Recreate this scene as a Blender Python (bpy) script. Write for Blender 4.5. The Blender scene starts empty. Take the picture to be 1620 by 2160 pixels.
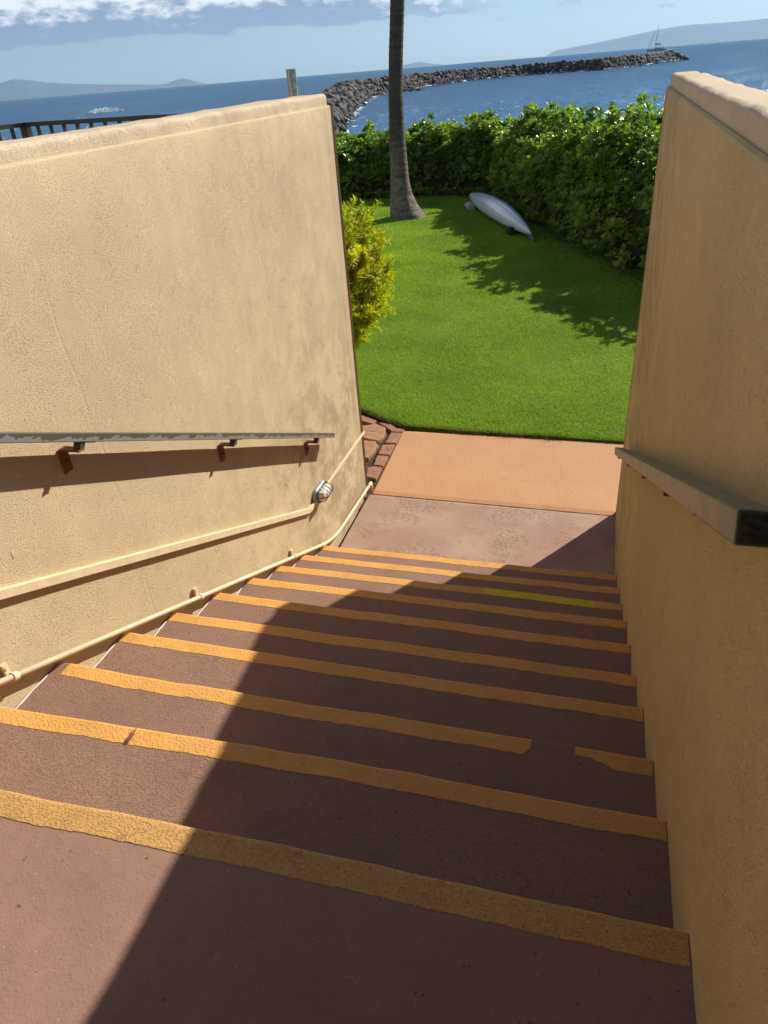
import bpy, bmesh, math, random
import numpy as np
from mathutils import Vector, Matrix, noise as mnoise

random.seed(11); rng = np.random.default_rng(11)
R_ = math.radians
scene = bpy.context.scene
COL = scene.collection

# ------------------------------------------------------------------ camera
# world: X across the stair, Y along it (downhill, towards the sea), Z up, landing at z = 0
CAMZ = 3.2
RM = np.array([[0.9616121, -0.08334826, 0.26144834],
               [0.26555788, 0.52272387, -0.81008566],
               [-0.06914605, 0.84841784, 0.52479138]])
cd = bpy.data.cameras.new("camera"); cam = bpy.data.objects.new("camera", cd); COL.objects.link(cam)
M4 = Matrix([list(RM[0]) + [0], list(RM[1]) + [0], list(RM[2]) + [CAMZ], [0, 0, 0, 1]])
cam.matrix_world = M4
cd.sensor_fit = 'VERTICAL'; cd.sensor_height = 36; cd.lens = 1510 / 2160 * 36
cd.clip_start = 0.02; cd.clip_end = 60000
cd.dof.use_dof = True; cd.dof.focus_distance = 5.0; cd.dof.aperture_fstop = 9
scene.camera = cam

# ------------------------------------------------------------------ light
SUN_AZ, SUN_EL = R_(34.4), R_(34.3)        # azimuth from +Y towards +X
world = bpy.data.worlds.new("World"); scene.world = world; world.use_nodes = True
sd = bpy.data.lights.new("sun", 'SUN'); sd.energy = 5.0; sd.angle = R_(0.53); sd.color = (1.0, 0.93, 0.82)
sun = bpy.data.objects.new("sun", sd); COL.objects.link(sun)
sdir = Vector((math.sin(SUN_AZ) * math.cos(SUN_EL), math.cos(SUN_AZ) * math.cos(SUN_EL), math.sin(SUN_EL)))
sun.rotation_euler = sdir.to_track_quat('Z', 'Y').to_euler()
sun.location = sdir * 40
scene.view_settings.view_transform = 'Standard'; scene.view_settings.look = 'None'
scene.view_settings.gamma = 1.0; scene.view_settings.exposure = 0.6


def build_world():
    nt = world.node_tree; N = nt.nodes; L = nt.links; N.clear()
    out = N.new('ShaderNodeOutputWorld')
    sky = N.new('ShaderNodeTexSky'); sky.sky_type = 'NISHITA'; sky.sun_disc = False
    sky.sun_elevation = SUN_EL; sky.sun_rotation = SUN_AZ; sky.altitude = 5
    sky.air_density = 1.0; sky.dust_density = 0.25; sky.ozone_density = 1.6
    bg = N.new('ShaderNodeBackground'); bg.inputs[1].default_value = 0.052
    tint = N.new('ShaderNodeMix'); tint.data_type = 'RGBA'; tint.blend_type = 'MULTIPLY'; tint.inputs[0].default_value = 1
    tint.inputs[7].default_value = (.80, .98, 1.22, 1); L.new(sky.outputs[0], tint.inputs[6]); L.new(tint.outputs[2], bg.inputs[0])
    # clouds: a procedural layer in the sky itself, by direction
    tc = N.new('ShaderNodeTexCoord')
    sep = N.new('ShaderNodeSeparateXYZ'); L.new(tc.outputs['Generated'], sep.inputs[0])

    def math_(op, a, b=None, c=None):
        n = N.new('ShaderNodeMath'); n.operation = op
        for i, v in enumerate((a, b, c)):
            if v is None: continue
            if isinstance(v, (int, float)): n.inputs[i].default_value = v
            else: L.new(v, n.inputs[i])
        return n.outputs[0]

    def ramp(v, a, b, lo=0.0, hi=1.0):
        n = N.new('ShaderNodeMapRange'); n.interpolation_type = 'SMOOTHSTEP'; L.new(v, n.inputs[0])
        n.inputs[1].default_value = a; n.inputs[2].default_value = b; n.inputs[3].default_value = lo; n.inputs[4].default_value = hi
        return n.outputs[0]
    az = math_('ARCTAN2', sep.outputs[0], sep.outputs[1])      # radians
    el = sep.outputs[2]
    comb = N.new('ShaderNodeCombineXYZ')
    L.new(math_('MULTIPLY', az, 10.0), comb.inputs[0]); L.new(math_('MULTIPLY', el, 26.0), comb.inputs[1])
    n1 = N.new('ShaderNodeTexNoise'); n1.inputs['Scale'].default_value = 1.0; n1.inputs['Detail'].default_value = 8
    n1.inputs['Roughness'].default_value = 0.62; L.new(comb.outputs[0], n1.inputs['Vector'])
    n2 = N.new('ShaderNodeTexNoise'); n2.inputs['Scale'].default_value = 3.2; n2.inputs['Detail'].default_value = 8
    n2.inputs['Roughness'].default_value = 0.6; L.new(comb.outputs[0], n2.inputs['Vector'])
    nz = math_('SUBTRACT', n1.outputs['Fac'], 0.5); nz2 = math_('SUBTRACT', n2.outputs['Fac'], 0.5)
    # base height of the deck: about 3 degrees, rougher and thinner to the right
    e2 = math_('ADD', el, math_('MULTIPLY', nz, 0.03))
    e2 = math_('ADD', e2, math_('MULTIPLY', nz2, 0.008))
    deck = ramp(e2, 0.0470, 0.0500)
    thin = ramp(az, -0.33, -0.1, 0.0, 1.0)                       # towards the right the deck breaks up
    cover = ramp(math_('ADD', n2.outputs['Fac'], math_('MULTIPLY', nz, 0.8)), 0.42, 0.62)
    brk = math_('ADD', math_('MULTIPLY', cover, thin), math_('SUBTRACT', 1.0, thin))
    low = ramp(math_('ADD', math_('ADD', el, math_('MULTIPLY', nz2, 0.03)), math_('MULTIPLY', nz, 0.02)), 0.035, 0.042)
    lowp = math_('MULTIPLY', math_('MULTIPLY', low, ramp(az, -0.3, 0.05)), ramp(n2.outputs['Fac'], 0.55, 0.68, 0, 0.8))
    mask = math_('MAXIMUM', math_('MULTIPLY', deck, brk), lowp)
    high = ramp(el, 0.25, 0.6, 1.0, 0.0)                         # clear overhead
    mask = math_('MULTIPLY', mask, high)
    # grey flat base, white tops
    shade = math_('ADD', math_('MULTIPLY', math_('SUBTRACT', e2, 0.048), 30.0), math_('MULTIPLY', nz2, 2.2))
    shade = math_('ADD', shade, math_('MULTIPLY', thin, 0.55))
    shade = ramp(shade, 0.50, 1.15)
    mixc = N.new('ShaderNodeMix'); mixc.data_type = 'RGBA'; L.new(shade, mixc.inputs[0])
    mixc.inputs[6].default_value = (0.25, 0.32, 0.46, 1); mixc.inputs[7].default_value = (0.95, 0.98, 1.0, 1)
    bgc = N.new('ShaderNodeBackground'); L.new(mixc.outputs[2], bgc.inputs[0]); bgc.inputs[1].default_value = 0.72
    mx = N.new('ShaderNodeMixShader'); L.new(math_('MULTIPLY', mask, 0.93), mx.inputs[0])
    L.new(bg.outputs[0], mx.inputs[1]); L.new(bgc.outputs[0], mx.inputs[2]); L.new(mx.outputs[0], out.inputs[0])


build_world()

# ------------------------------------------------------------------ measuring helpers (photo pixel -> point in the place)
O = np.array([0, 0, CAMZ])


def ray(x, y):
    d = RM @ np.array([x - 810., 1080. - y, -1510.]); return d / np.linalg.norm(d)


def onz(x, y, z): d = ray(x, y); return Vector(O + d * (z - CAMZ) / d[2])
def ony(x, y, Y): d = ray(x, y); return Vector(O + d * Y / d[1])


def onwall(x, y, off=0.0):                    # left wall: X = XL(Y) + off
    d = ray(x, y); k = 0.020
    t = (-1.835 - k * 5.3 + off) / (d[0] - k * d[1])
    return Vector(O + d * t)


def XL(Y): return -1.835 - 0.020 * (5.3 - Y)
XR = 0.289


# ------------------------------------------------------------------ object helpers
def tag(o, label=None, cat=None, group=None, kind=None):
    if label: o['label'] = label
    if cat: o['category'] = cat
    if group: o['group'] = group
    if kind: o['kind'] = kind
    return o


def empty(name, loc=(0, 0, 0), **k):
    o = bpy.data.objects.new(name, None); o.empty_display_size = 0.1; o.location = loc; COL.objects.link(o)
    return tag(o, **k)


def link(name, me, mats, parent=None, smooth=False, **k):
    if not isinstance(mats, (list, tuple)): mats = [mats]
    for m in mats: me.materials.append(m)
    if smooth: me.polygons.foreach_set('use_smooth', [True] * len(me.polygons))
    if smooth == 'sharp': me.set_sharp_from_angle(angle=R_(32))
    o = bpy.data.objects.new(name, me); COL.objects.link(o)
    if parent is not None:
        o.parent = parent
        o.matrix_parent_inverse = Matrix.Translation(-Vector(parent.location)) if parent.type == 'EMPTY' else Matrix()
    return tag(o, **k)


class MB:
    def __init__(s): s.v = []; s.f = []; s.m = []

    def add(s, vs, fs, mi=0):
        b = len(s.v); s.v += [tuple(v) for v in vs]; s.f += [tuple(b + i for i in f) for f in fs]; s.m += [mi] * len(fs)

    def box(s, c, d, rot=None, mi=0):
        hx, hy, hz = [q / 2 for q in d]
        vs = [Vector((x, y, z)) for z in (-hz, hz) for y in (-hy, hy) for x in (-hx, hx)]
        if rot is not None: vs = [rot @ v for v in vs]
        vs = [v + Vector(c) for v in vs]
        s.add(vs, [(0, 2, 3, 1), (4, 5, 7, 6), (0, 1, 5, 4), (2, 6, 7, 3), (0, 4, 6, 2), (1, 3, 7, 5)], mi)

    def tube(s, pts, rad, n=10, cap=True, mi=0):
        pts = [Vector(p) for p in pts]
        if isinstance(rad, (int, float)): rad = [rad] * len(pts)
        ref = None; rings = []
        for i, p in enumerate(pts):
            t = (pts[min(i + 1, len(pts) - 1)] - pts[max(i - 1, 0)]).normalized()
            if ref is None:
                ref = Vector((0, 0, 1)) if abs(t.z) < .9 else Vector((1, 0, 0))
            a = (ref - t * ref.dot(t)).normalized(); b = t.cross(a); ref = a
            rings.append([p + (a * math.cos(q) + b * math.sin(q)) * rad[i] for q in [2 * math.pi * k / n for k in range(n)]])
        vs = [v for r in rings for v in r]; fs = []
        for i in range(len(pts) - 1):
            for k in range(n):
                fs.append((i * n + k, i * n + (k + 1) % n, (i + 1) * n + (k + 1) % n, (i + 1) * n + k))
        if cap: fs += [tuple(range(n))[::-1], tuple(range((len(pts) - 1) * n, len(pts) * n))]
        s.add(vs, fs, mi)

    def rbar(s, p, q, w, h, up=Vector((0, 0, 1)), mi=0):   # rectangular bar p->q
        p = Vector(p); q = Vector(q); t = (q - p).normalized(); side = t.cross(up).normalized(); u = side.cross(t)
        vs = [c + side * a * w / 2 + u * b * h / 2 for c in (p, q) for a, b in ((-1, -1), (1, -1), (1, 1), (-1, 1))]
        s.add(vs, [(0, 1, 2, 3), (7, 6, 5, 4), (0, 4, 5, 1), (1, 5, 6, 2), (2, 6, 7, 3), (3, 7, 4, 0)], mi)

    def loft(s, rings, close=True, caps=True, mi=0):
        n = len(rings[0]); vs = [v for r in rings for v in r]; fs = []
        for i in range(len(rings) - 1):
            for k in range(n if close else n - 1):
                fs.append((i * n + k, i * n + (k + 1) % n, (i + 1) * n + (k + 1) % n, (i + 1) * n + k))
        if caps: fs += [tuple(range(n))[::-1], tuple(range((len(rings) - 1) * n, len(rings) * n))]
        s.add(vs, fs, mi)

    def mesh(s, name, fix=True):
        me = bpy.data.meshes.new(name); me.from_pydata(s.v, [], s.f); me.polygons.foreach_set('material_index', s.m)
        if fix:
            bm = bmesh.new(); bm.from_mesh(me); bmesh.ops.recalc_face_normals(bm, faces=bm.faces); bm.to_mesh(me); bm.free()
        me.update(); return me

    def build(s, name, mats, parent=None, smooth=False, **k):
        return link(name, s.mesh(name), mats, parent, smooth, **k)


def bevel(o, w=0.004, seg=2, ang=40):
    b = o.modifiers.new('bevel', 'BEVEL'); b.width = w; b.segments = seg; b.limit_method = 'ANGLE'; b.angle_limit = R_(ang)
    return o


def npmesh(name, V, F, mi=None, uv=None):
    """V (n,3), F (m,k) uniform faces"""
    me = bpy.data.meshes.new(name); m, k = F.shape
    me.vertices.add(len(V)); me.vertices.foreach_set('co', V.astype(np.float32).ravel())
    me.loops.add(m * k); me.loops.foreach_set('vertex_index', F.astype(np.int32).ravel())
    me.polygons.add(m); me.polygons.foreach_set('loop_start', np.arange(0, m * k, k, dtype=np.int32))
    if mi is not None: me.polygons.foreach_set('material_index', mi.astype(np.int32))
    me.update(calc_edges=True); me.validate(); return me


def vn(x, y=0., z=0.): return mnoise.noise(Vector((x, y, z)))


# ------------------------------------------------------------------ materials
class Mat:
    def __init__(s, name, rough=0.8, spec=0.3):
        s.m = bpy.data.materials.new(name); s.m.use_nodes = True; s.nt = s.m.node_tree; s.N = s.nt.nodes; s.L = s.nt.links
        s.b = s.N['Principled BSDF']; s.b.inputs['Roughness'].default_value = rough
        s.b.inputs['Specular IOR Level'].default_value = spec
        tc = s.N.new('ShaderNodeTexCoord'); s.co = tc.outputs['Object']; s.tc = tc

    def mapped(s, scale=(1, 1, 1), rot=(0, 0, 0), co=None):
        n = s.N.new('ShaderNodeMapping'); n.inputs['Scale'].default_value = scale; n.inputs['Rotation'].default_value = rot
        s.L.new(co or s.co, n.inputs[0]); return n.outputs[0]

    def noise(s, scale, detail=4, rough=0.55, co=None, dist=0.0):
        n = s.N.new('ShaderNodeTexNoise'); n.inputs['Scale'].default_value = scale; n.inputs['Detail'].default_value = detail
        n.inputs['Roughness'].default_value = rough; n.inputs['Distortion'].default_value = dist
        s.L.new(co or s.co, n.inputs['Vector']); return n.outputs['Fac']

    def voro(s, scale, co=None, feat='F1', out='Distance'):
        n = s.N.new('ShaderNodeTexVoronoi'); n.inputs['Scale'].default_value = scale; n.feature = feat
        s.L.new(co or s.co, n.inputs['Vector']); return n.outputs[out]

    def rng(s, v, a, b, lo=0., hi=1., smooth=True):
        n = s.N.new('ShaderNodeMapRange'); n.interpolation_type = 'SMOOTHSTEP' if smooth else 'LINEAR'
        s.L.new(v, n.inputs[0])
        for i, q in enumerate((a, b, lo, hi)): n.inputs[i + 1].default_value = q
        return n.outputs[0]

    def math(s, op, a, b=None):
        n = s.N.new('ShaderNodeMath'); n.operation = op
        for i, v in enumerate((a, b)):
            if v is None: continue
            if isinstance(v, (int, float)): n.inputs[i].default_value = v
            else: s.L.new(v, n.inputs[i])
        return n.outputs[0]

    def mix(s, f, a, b, mode='MIX'):
        n = s.N.new('ShaderNodeMix'); n.data_type = 'RGBA'; n.blend_type = mode
        for i, v in ((0, f), (6, a), (7, b)):
            if isinstance(v, (int, float)): n.inputs[i].default_value = v
            elif isinstance(v, tuple): n.inputs[i].default_value = v + (1,) if len(v) == 3 else v
            else: s.L.new(v, n.inputs[i])
        return n.outputs[2]

    def sep(s, co=None):
        n = s.N.new('ShaderNodeSeparateXYZ'); s.L.new(co or s.co, n.inputs[0]); return n.outputs

    def color(s, c):
        if isinstance(c, tuple): s.b.inputs['Base Color'].default_value = c + (1,)
        else: s.L.new(c, s.b.inputs['Base Color'])
        return s

    def bump(s, h, dist, strength=1.0):
        n = s.N.new('ShaderNodeBump'); n.inputs['Distance'].default_value = dist; n.inputs['Strength'].default_value = strength
        s.L.new(h, n.inputs['Height'])
        if s.b.inputs['Normal'].links: s.L.new(s.b.inputs['Normal'].links[0].from_socket, n.inputs['Normal'])
        s.L.new(n.outputs[0], s.b.inputs['Normal']); return s

    def rough(s, v): s.L.new(v, s.b.inputs['Roughness']); return s


def stucco(name, base, dark, stain_y=True, amt=1.0):
    m = Mat(name, 0.85, 0.2)
    big = m.noise(1.6, 3); mid = m.noise(9, 5, 0.6)
    c = m.mix(m.rng(big, .35, .7), base, tuple(q * .93 for q in base))
    c = m.mix(m.rng(mid, .35, .75, 0, .25), c, tuple(q * .86 for q in base))
    # vertical weather streaks and mottled mildew towards the foot of the wall
    st = m.noise(1.0, 6, .7, m.mapped((9, 9, .9)))
    blot = m.noise(4.5, 8, .72)
    xyz = m.sep()
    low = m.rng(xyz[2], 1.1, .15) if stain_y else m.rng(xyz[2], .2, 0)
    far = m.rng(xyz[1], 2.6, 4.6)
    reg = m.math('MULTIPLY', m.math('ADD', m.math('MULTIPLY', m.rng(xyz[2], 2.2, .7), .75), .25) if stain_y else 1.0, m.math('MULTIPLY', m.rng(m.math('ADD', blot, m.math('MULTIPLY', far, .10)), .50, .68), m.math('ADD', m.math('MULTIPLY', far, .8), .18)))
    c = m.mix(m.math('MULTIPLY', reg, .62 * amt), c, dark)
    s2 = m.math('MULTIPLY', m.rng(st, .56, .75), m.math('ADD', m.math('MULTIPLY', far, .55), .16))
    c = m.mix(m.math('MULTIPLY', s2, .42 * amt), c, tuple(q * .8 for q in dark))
    if stain_y:  # grimy strip down the end of the wall
        edge = m.math('MULTIPLY', m.rng(m.math('ADD', xyz[1], m.math('MULTIPLY', mid, .05)), 5.10, 5.14), m.rng(st, .3, .6, .45, 1))
        c = m.mix(m.math('MULTIPLY', edge, .42), c, dark)
    pits = m.rng(m.voro(150), .0, .35)
    pm = m.rng(m.noise(22 if stain_y else 14, 3), .56, .66) if stain_y else m.rng(m.noise(14, 4), .48, .60)
    pit = m.math('MULTIPLY', m.math('SUBTRACT', 1., pits), pm)
    c = m.mix(m.math('MULTIPLY', pit, .55), c, tuple(q * .35 for q in base))
    m.color(c)
    m.bump(m.noise(3.2, 2), .012)
    zone = m.rng(m.noise(1.0, 2), .35, .65, .6, 1.0)
    m.bump(m.math('MULTIPLY', m.noise(320, 2, .6), zone), .0022)
    m.bump(m.math('MULTIPLY', m.rng(m.noise(230, 1, .5), .52, .70), zone), .0026)
    m.bump(m.rng(m.noise(9, 3, .6), .73, .76), .003)
    if 'cap' in name: m.bump(m.noise(38, 4, .65), .004)
    m.bump(pit, .003, -1.0 if False else 1.0)
    # faint board seams left by the trowel, a few hairline cracks
    sm = m.math('ABSOLUTE', m.math('SUBTRACT', m.math('FRACT', m.math('ADD', m.math('MULTIPLY', xyz[1], .62), m.math('MULTIPLY', m.noise(.8, 2), .25))), .5))
    m.bump(m.math('MULTIPLY', m.rng(sm, 0, .008), m.rng(m.noise(1.1, 2), .45, .6)), .0009)
    ck = m.math('ABSOLUTE', m.math('SUBTRACT', m.noise(1.7, 6, .65), .5)); gate = m.rng(m.noise(.9, 2), .60, .66)
    m.bump(m.math('MULTIPLY', m.rng(ck, .003, 0), gate), .0006)
    return m.m


def paint(name, base, k=.8, sx=(1, 1, 1), bumpd=.003, rough=.7, wear=None):
    m = Mat(name, rough, .25)
    a = m.noise(3.0, 5, .6); b = m.noise(26, 4, .65)
    c = m.mix(m.rng(a, .3, .7), base, tuple(q * k for q in base))
    c = m.mix(m.rng(b, .45, .75, 0, .35), c, tuple(q * .75 for q in base))
    if wear:
        w = m.rng(m.noise(7, 8, .75), .60, .68)
        c = m.mix(m.math('MULTIPLY', w, .75), c, wear)
    if 'brown' in name:
        dirt = m.rng(m.noise(2.3, 6, .7), .50, .72); c = m.mix(m.math('MULTIPLY', dirt, .28), c, tuple(q * .6 for q in base))
        sc = m.rng(m.noise(1.0, 5, .7, m.mapped((6, 30, 6), (0, 0, .5))), .66, .72); c = m.mix(m.math('MULTIPLY', sc, .30), c, tuple(min(1, q * 1.5 + .03) for q in base))
        spk = m.rng(m.noise(130, 1, .5), .76, .79); c = m.mix(m.math('MULTIPLY', spk, .6), c, (.50, .42, .34))
        pt = m.rng(m.noise(55, 1, .5), .75, .78); c = m.mix(m.math('MULTIPLY', pt, .7), c, (.07, .045, .035))
    else:
        dirt = m.rng(m.noise(5.5, 8, .75), .50, .70); c = m.mix(m.math('MULTIPLY', dirt, .55), c, (.42, .23, .09))
        pt = m.rng(m.noise(85, 2, .6), .68, .72); c = m.mix(m.math('MULTIPLY', pt, .55), c, (.20, .10, .06))
    m.color(c)
    co = m.mapped(sx)
    m.bump(m.noise(4, 3), .010)
    m.bump(m.noise(340, 2, .6, co), bumpd)
    m.bump(m.rng(m.noise(125, 2, .5, co), .50, .64), bumpd * .75)
    return m.m


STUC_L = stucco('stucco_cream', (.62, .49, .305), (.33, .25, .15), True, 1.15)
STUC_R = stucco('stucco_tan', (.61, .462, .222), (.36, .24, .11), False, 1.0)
CAP = stucco('stucco_cap', (.64, .51, .35), (.45, .34, .2), False, .4)
BROWN = paint('brown_floor_paint', (.315, .185, .130), .88, (1, 1.9, 1), .0024)
BROWN_TOP = paint('brown_landing_paint', (.30, .175, .130), .9, (1, 1, 1), .0004)
PINK = None
YEL = paint('yellow_ochre_paint', (.70, .36, .095), .88, (1, 1, 1), .0018, .65, None)
YEL_WORN = paint('worn_ochre_paint', (.66, .38, .13), .85, (1, 1.6, 1), .0028, .7, (.36, .19, .10))
LEMON = paint('fresh_yellow_paint', (.74, .58, .02), .85, (1, 1, 1), .002)


def landing_mat():
    m = Mat('worn_landing_paint', .75, .25)
    a = m.noise(1.8, 5, .6); b = m.noise(7, 6, .7)
    c = m.mix(m.rng(a, .35, .65), (.31, .19, .135), (.37, .25, .18))
    c = m.mix(m.rng(b, .5, .7, 0, .6), c, (.26, .15, .105))
    chip = m.math('MULTIPLY', m.rng(m.noise(26, 5, .7), .52, .57), m.rng(m.noise(2.6, 3, .6), .50, .60))
    c = m.mix(m.math('MULTIPLY', chip, .25), c, (.45, .34, .22))
    m.color(c); m.bump(m.noise(3, 3), .01); m.bump(chip, .004, -1 if False else 1); m.bump(m.noise(80, 4, .6), .0015)
    return m.m


def slab_mat():
    m = Mat('orange_brushed_concrete', .8, .2)
    a = m.noise(1.7, 4, .6)
    c = m.mix(m.rng(a, .3, .7), (.45, .235, .115), (.49, .265, .135))
    w = m.math('MULTIPLY', m.rng(m.noise(24, 6, .7), .54, .62), m.rng(m.noise(1.9, 3), .48, .62))
    c = m.mix(m.math('MULTIPLY', w, .45), c, (.36, .20, .12))
    sp = m.rng(m.noise(160, 2), .66, .72)
    c = m.mix(m.math('MULTIPLY', sp, .5), c, (.35, .18, .1))
    m.color(c); m.bump(m.noise(6, 3), .004)
    m.bump(m.noise(60, 3, .6, m.mapped((1.6, .12, 1))), .003)
    m.bump(m.noise(140, 3), .0012)
    return m.m


def simple(name, base, var=.85, scale=12, rough=.7, spec=.3, bumpd=0, bscale=60, metal=0):
    m = Mat(name, rough, spec); m.b.inputs['Metallic'].default_value = metal
    m.color(m.mix(m.rng(m.noise(scale, 5, .6), .3, .7), base, tuple(q * var for q in base)))
    if bumpd: m.bump(m.noise(bscale, 4, .6), bumpd)
    return m.m


def peel(name, a, b, scale=16, th=(.49, .51), rough=.45):
    m = Mat(name, rough, .4)
    n = m.noise(scale, 4, .6, m.mapped((1, .6, 2.2)))
    xyz = m.sep(); h_ = m.math('ADD', m.math('ADD', xyz[2], m.math('MULTIPLY', xyz[1], .477)), -3.069) if 'grey' in name else None
    if h_ is not None: n = m.math('SUBTRACT', n, m.math('MULTIPLY', h_, 11.0))
    f = m.rng(n, *th)
    m.color(m.mix(f, a, b)); m.bump(f, .0006); m.bump(m.noise(70, 3), .0006); return m.m


def leaf(name, cols, trans=.35, rough=.35, spec=.5, scale=3.0):
    m = Mat(name, rough, spec)
    g = m.N.new('ShaderNodeNewGeometry')
    n = m.N.new('ShaderNodeValToRGB'); e = n.color_ramp.elements
    e[0].color = cols[0] + (1,); e[1].color = cols[-1] + (1,)
    for i, c in enumerate(cols[1:-1]):
        q = e.new((i + 1) / (len(cols) - 1)); q.color = c + (1,)
    v = m.math('ADD', m.math('MULTIPLY', g.outputs['Random Per Island'], .5), m.math('MULTIPLY', m.rng(m.noise(scale, 4), .3, .7), .5))
    m.L.new(v, n.inputs[0]); col = n.outputs[0]
    m.color(col)
    t = m.N.new('ShaderNodeBsdfTranslucent')
    m.L.new(m.mix(1.0, col, (1.0, 1.15, .45), 'MULTIPLY'), t.inputs[0])
    mx = m.N.new('ShaderNodeMixShader'); mx.inputs[0].default_value = trans
    m.L.new(m.b.outputs[0], mx.inputs[1]); m.L.new(t.outputs[0], mx.inputs[2])
    m.L.new(mx.outputs[0], m.N['Material Output'].inputs[0])
    return m.m


LANDING = landing_mat(); SLAB = slab_mat()
RAILMET = peel('peeling_grey_rail_paint', (.085, .075, .055), (.20, .195, .185))
RAILMET2 = peel('weathered_brown_rail_paint', (.075, .085, .05), (.135, .115, .075), 9, (.42, .58), .38)
BRACK = simple('bracket_brown', (.20, .105, .055), .7, 30, .6, .3, .0008)
CREAMP = simple('cream_pipe_paint', (.72, .56, .36), .86, 14, .5, .4, .0006, 80)
WHITEL = simple('white_caulk', (.70, .66, .58), .8, 30)
DARKG = simple('dark_rail_paint', (.055, .042, .038), .8, 8, .5, .4)
LAMPMET = simple('lamp_grey_metal', (.33, .35, .36), .7, 20, .4, .5, .0006, metal=.3)
CAGEM = simple('cage_dark_metal', (.09, .11, .13), .8, 20, .4, .5, metal=.4)
GLOBE = simple('frosted_glass', (.78, .74, .62), .95, 8, .18, .6)
STONE = simple('flagstone_terracotta', (.40, .215, .115), .75, 9, .85, .2, .006, 28)
BRICK = simple('brick_terracotta', (.36, .18, .115), .7, 11, .85, .2, .005, 45)
SOILM = simple('mulch_soil', (.13, .085, .055), .45, 45, .95, .1, .02, 60)
HULL = simple('white_gelcoat', (.62, .66, .69), .93, 3, .22, .6)
DARKHOLE = simple('dark_recess', (.03, .03, .03))


# ------------------------------------------------------------------ staircase
RISE = .165; NSTEP = 10
NY = [.905 if k == 1 else .917 + .3605 * (k - 1) for k in range(1, 11)]
NY = [0.908, 1.294, 1.628, 1.998, 2.340, 2.712, 3.080, 3.432, 3.792, 4.152]
def ZT(k): return RISE * (11 - k)


def edge(k, x):   # wobble of the nosing line, shared by the tread and its stripe
    return (-.035 * max(0., (-x - .6) / 1.2) if k < 3 else 0.) + NY[k - 1] + .006 * vn(x * 2.3, k * 7.1) + .003 * vn(x * 9, k * 3.3) + .006 * vn(x * .7, k)


def dz(k, x): return .004 * vn(x * 1.7, k * 5.1, 4)


def samples(a, b, step=.02):
    n = max(2, int(round((b - a) / step)) + 1); return [a + (b - a) * i / (n - 1) for i in range(n)]


stair = empty('staircase', (-.77, .9, 0), label='painted brown concrete staircase with yellow nosing stripes between two cream walls', cat='staircase')
RN = .013
for k in range(1, 11):
    z = ZT(k); y0 = (NY[k - 2] - .02) if k > 1 else -1.6
    xa = XL(NY[k - 1] - .2) - .03; xb = XR + .03
    rings = []
    for x in samples(xa, xb, .03):
        ye = edge(k, x); zz = z + dz(k, x); r = []
        r.append(Vector((x, y0, zz - .175))); r.append(Vector((x, y0, zz if k > 1 else z)))
        r.append(Vector((x, ye - .09, zz)))
        for a in range(5):
            q = math.pi / 2 * a / 4
            r.append(Vector((x, ye - RN + RN * math.sin(q), zz - RN + RN * math.cos(q))))
        r.append(Vector((x, ye, z - .175)))
        rings.append(r)
    mb = MB(); mb.loft(rings)
    st = mb.build('step', BROWN if k > 1 else BROWN_TOP, stair, label='wide smooth top step' if k == 1 else None)

    def stripe(x0, x1, mat, off=.0013, wf=None, name='nosing_stripe', label=None):
        rings = []
        for x in samples(x0, x1, .012):
            ye = edge(k, x); zz = z + dz(k, x)
            w = (wf(x) if wf else (.076 if k == 1 else .070)) + .004 * vn(x * 6, k * 9) + .0035 * vn(x * 31, k * 2) + .002 * vn(x * 80, k)
            r = [Vector((x, ye - w, zz - .002)), Vector((x, ye - w + .002, zz + off))]
            RR = RN + off
            for a in range(5):
                q = math.pi / 2 * a / 4
                r.append(Vector((x, ye - RN + RR * math.sin(q), zz - RN + RR * math.cos(q))))
            r.append(Vector((x, ye + off, zz - .045 + .006 * vn(x * 20, k)))); r.append(Vector((x, ye - .002, zz - .047)))
            rings.append(r)
        m2 = MB(); m2.loft(rings, close=True)
        return m2.build(name, mat, st, label=label)
    xl = XL(NY[k - 1]) + (.01 if k != 3 else .055)
    if k == 1: stripe(xl - .0, XR - .002, YEL_WORN, .0016)
    elif k == 3:
        stripe(xl, -.085, YEL, wf=lambda x: .070 - max(0, (x + .105) / .02) * .028)
        stripe(.052, XR - .004, YEL, wf=lambda x: .070 if x > .17 else .040 + .03 * max(0, (x - .1) / .07), label='short piece of stripe after the worn gap')
    elif k == 8:
        stripe(xl, -.505, YEL)
        stripe(-.505, .13, LEMON, .0017, label='freshly painted lemon yellow piece of stripe')
        stripe(.13, XR - .004, YEL)
    else: stripe(xl, XR - .004, YEL)
    # wall-side caulk line on the left
    mb = MB(); pts = []
    for y in samples(NY[k - 2] if k > 1 else 0, NY[k - 1] - .075, .03):
        pts.append(Vector((XL(y) + .008 + .004 * vn(y * 14, 2), y, z + .002)))
    mb.tube(pts, [.0035 + .002 * vn(p_.y * 25, 4) for p_ in pts], 6); mb.build('caulk_line', WHITEL, st)

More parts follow.
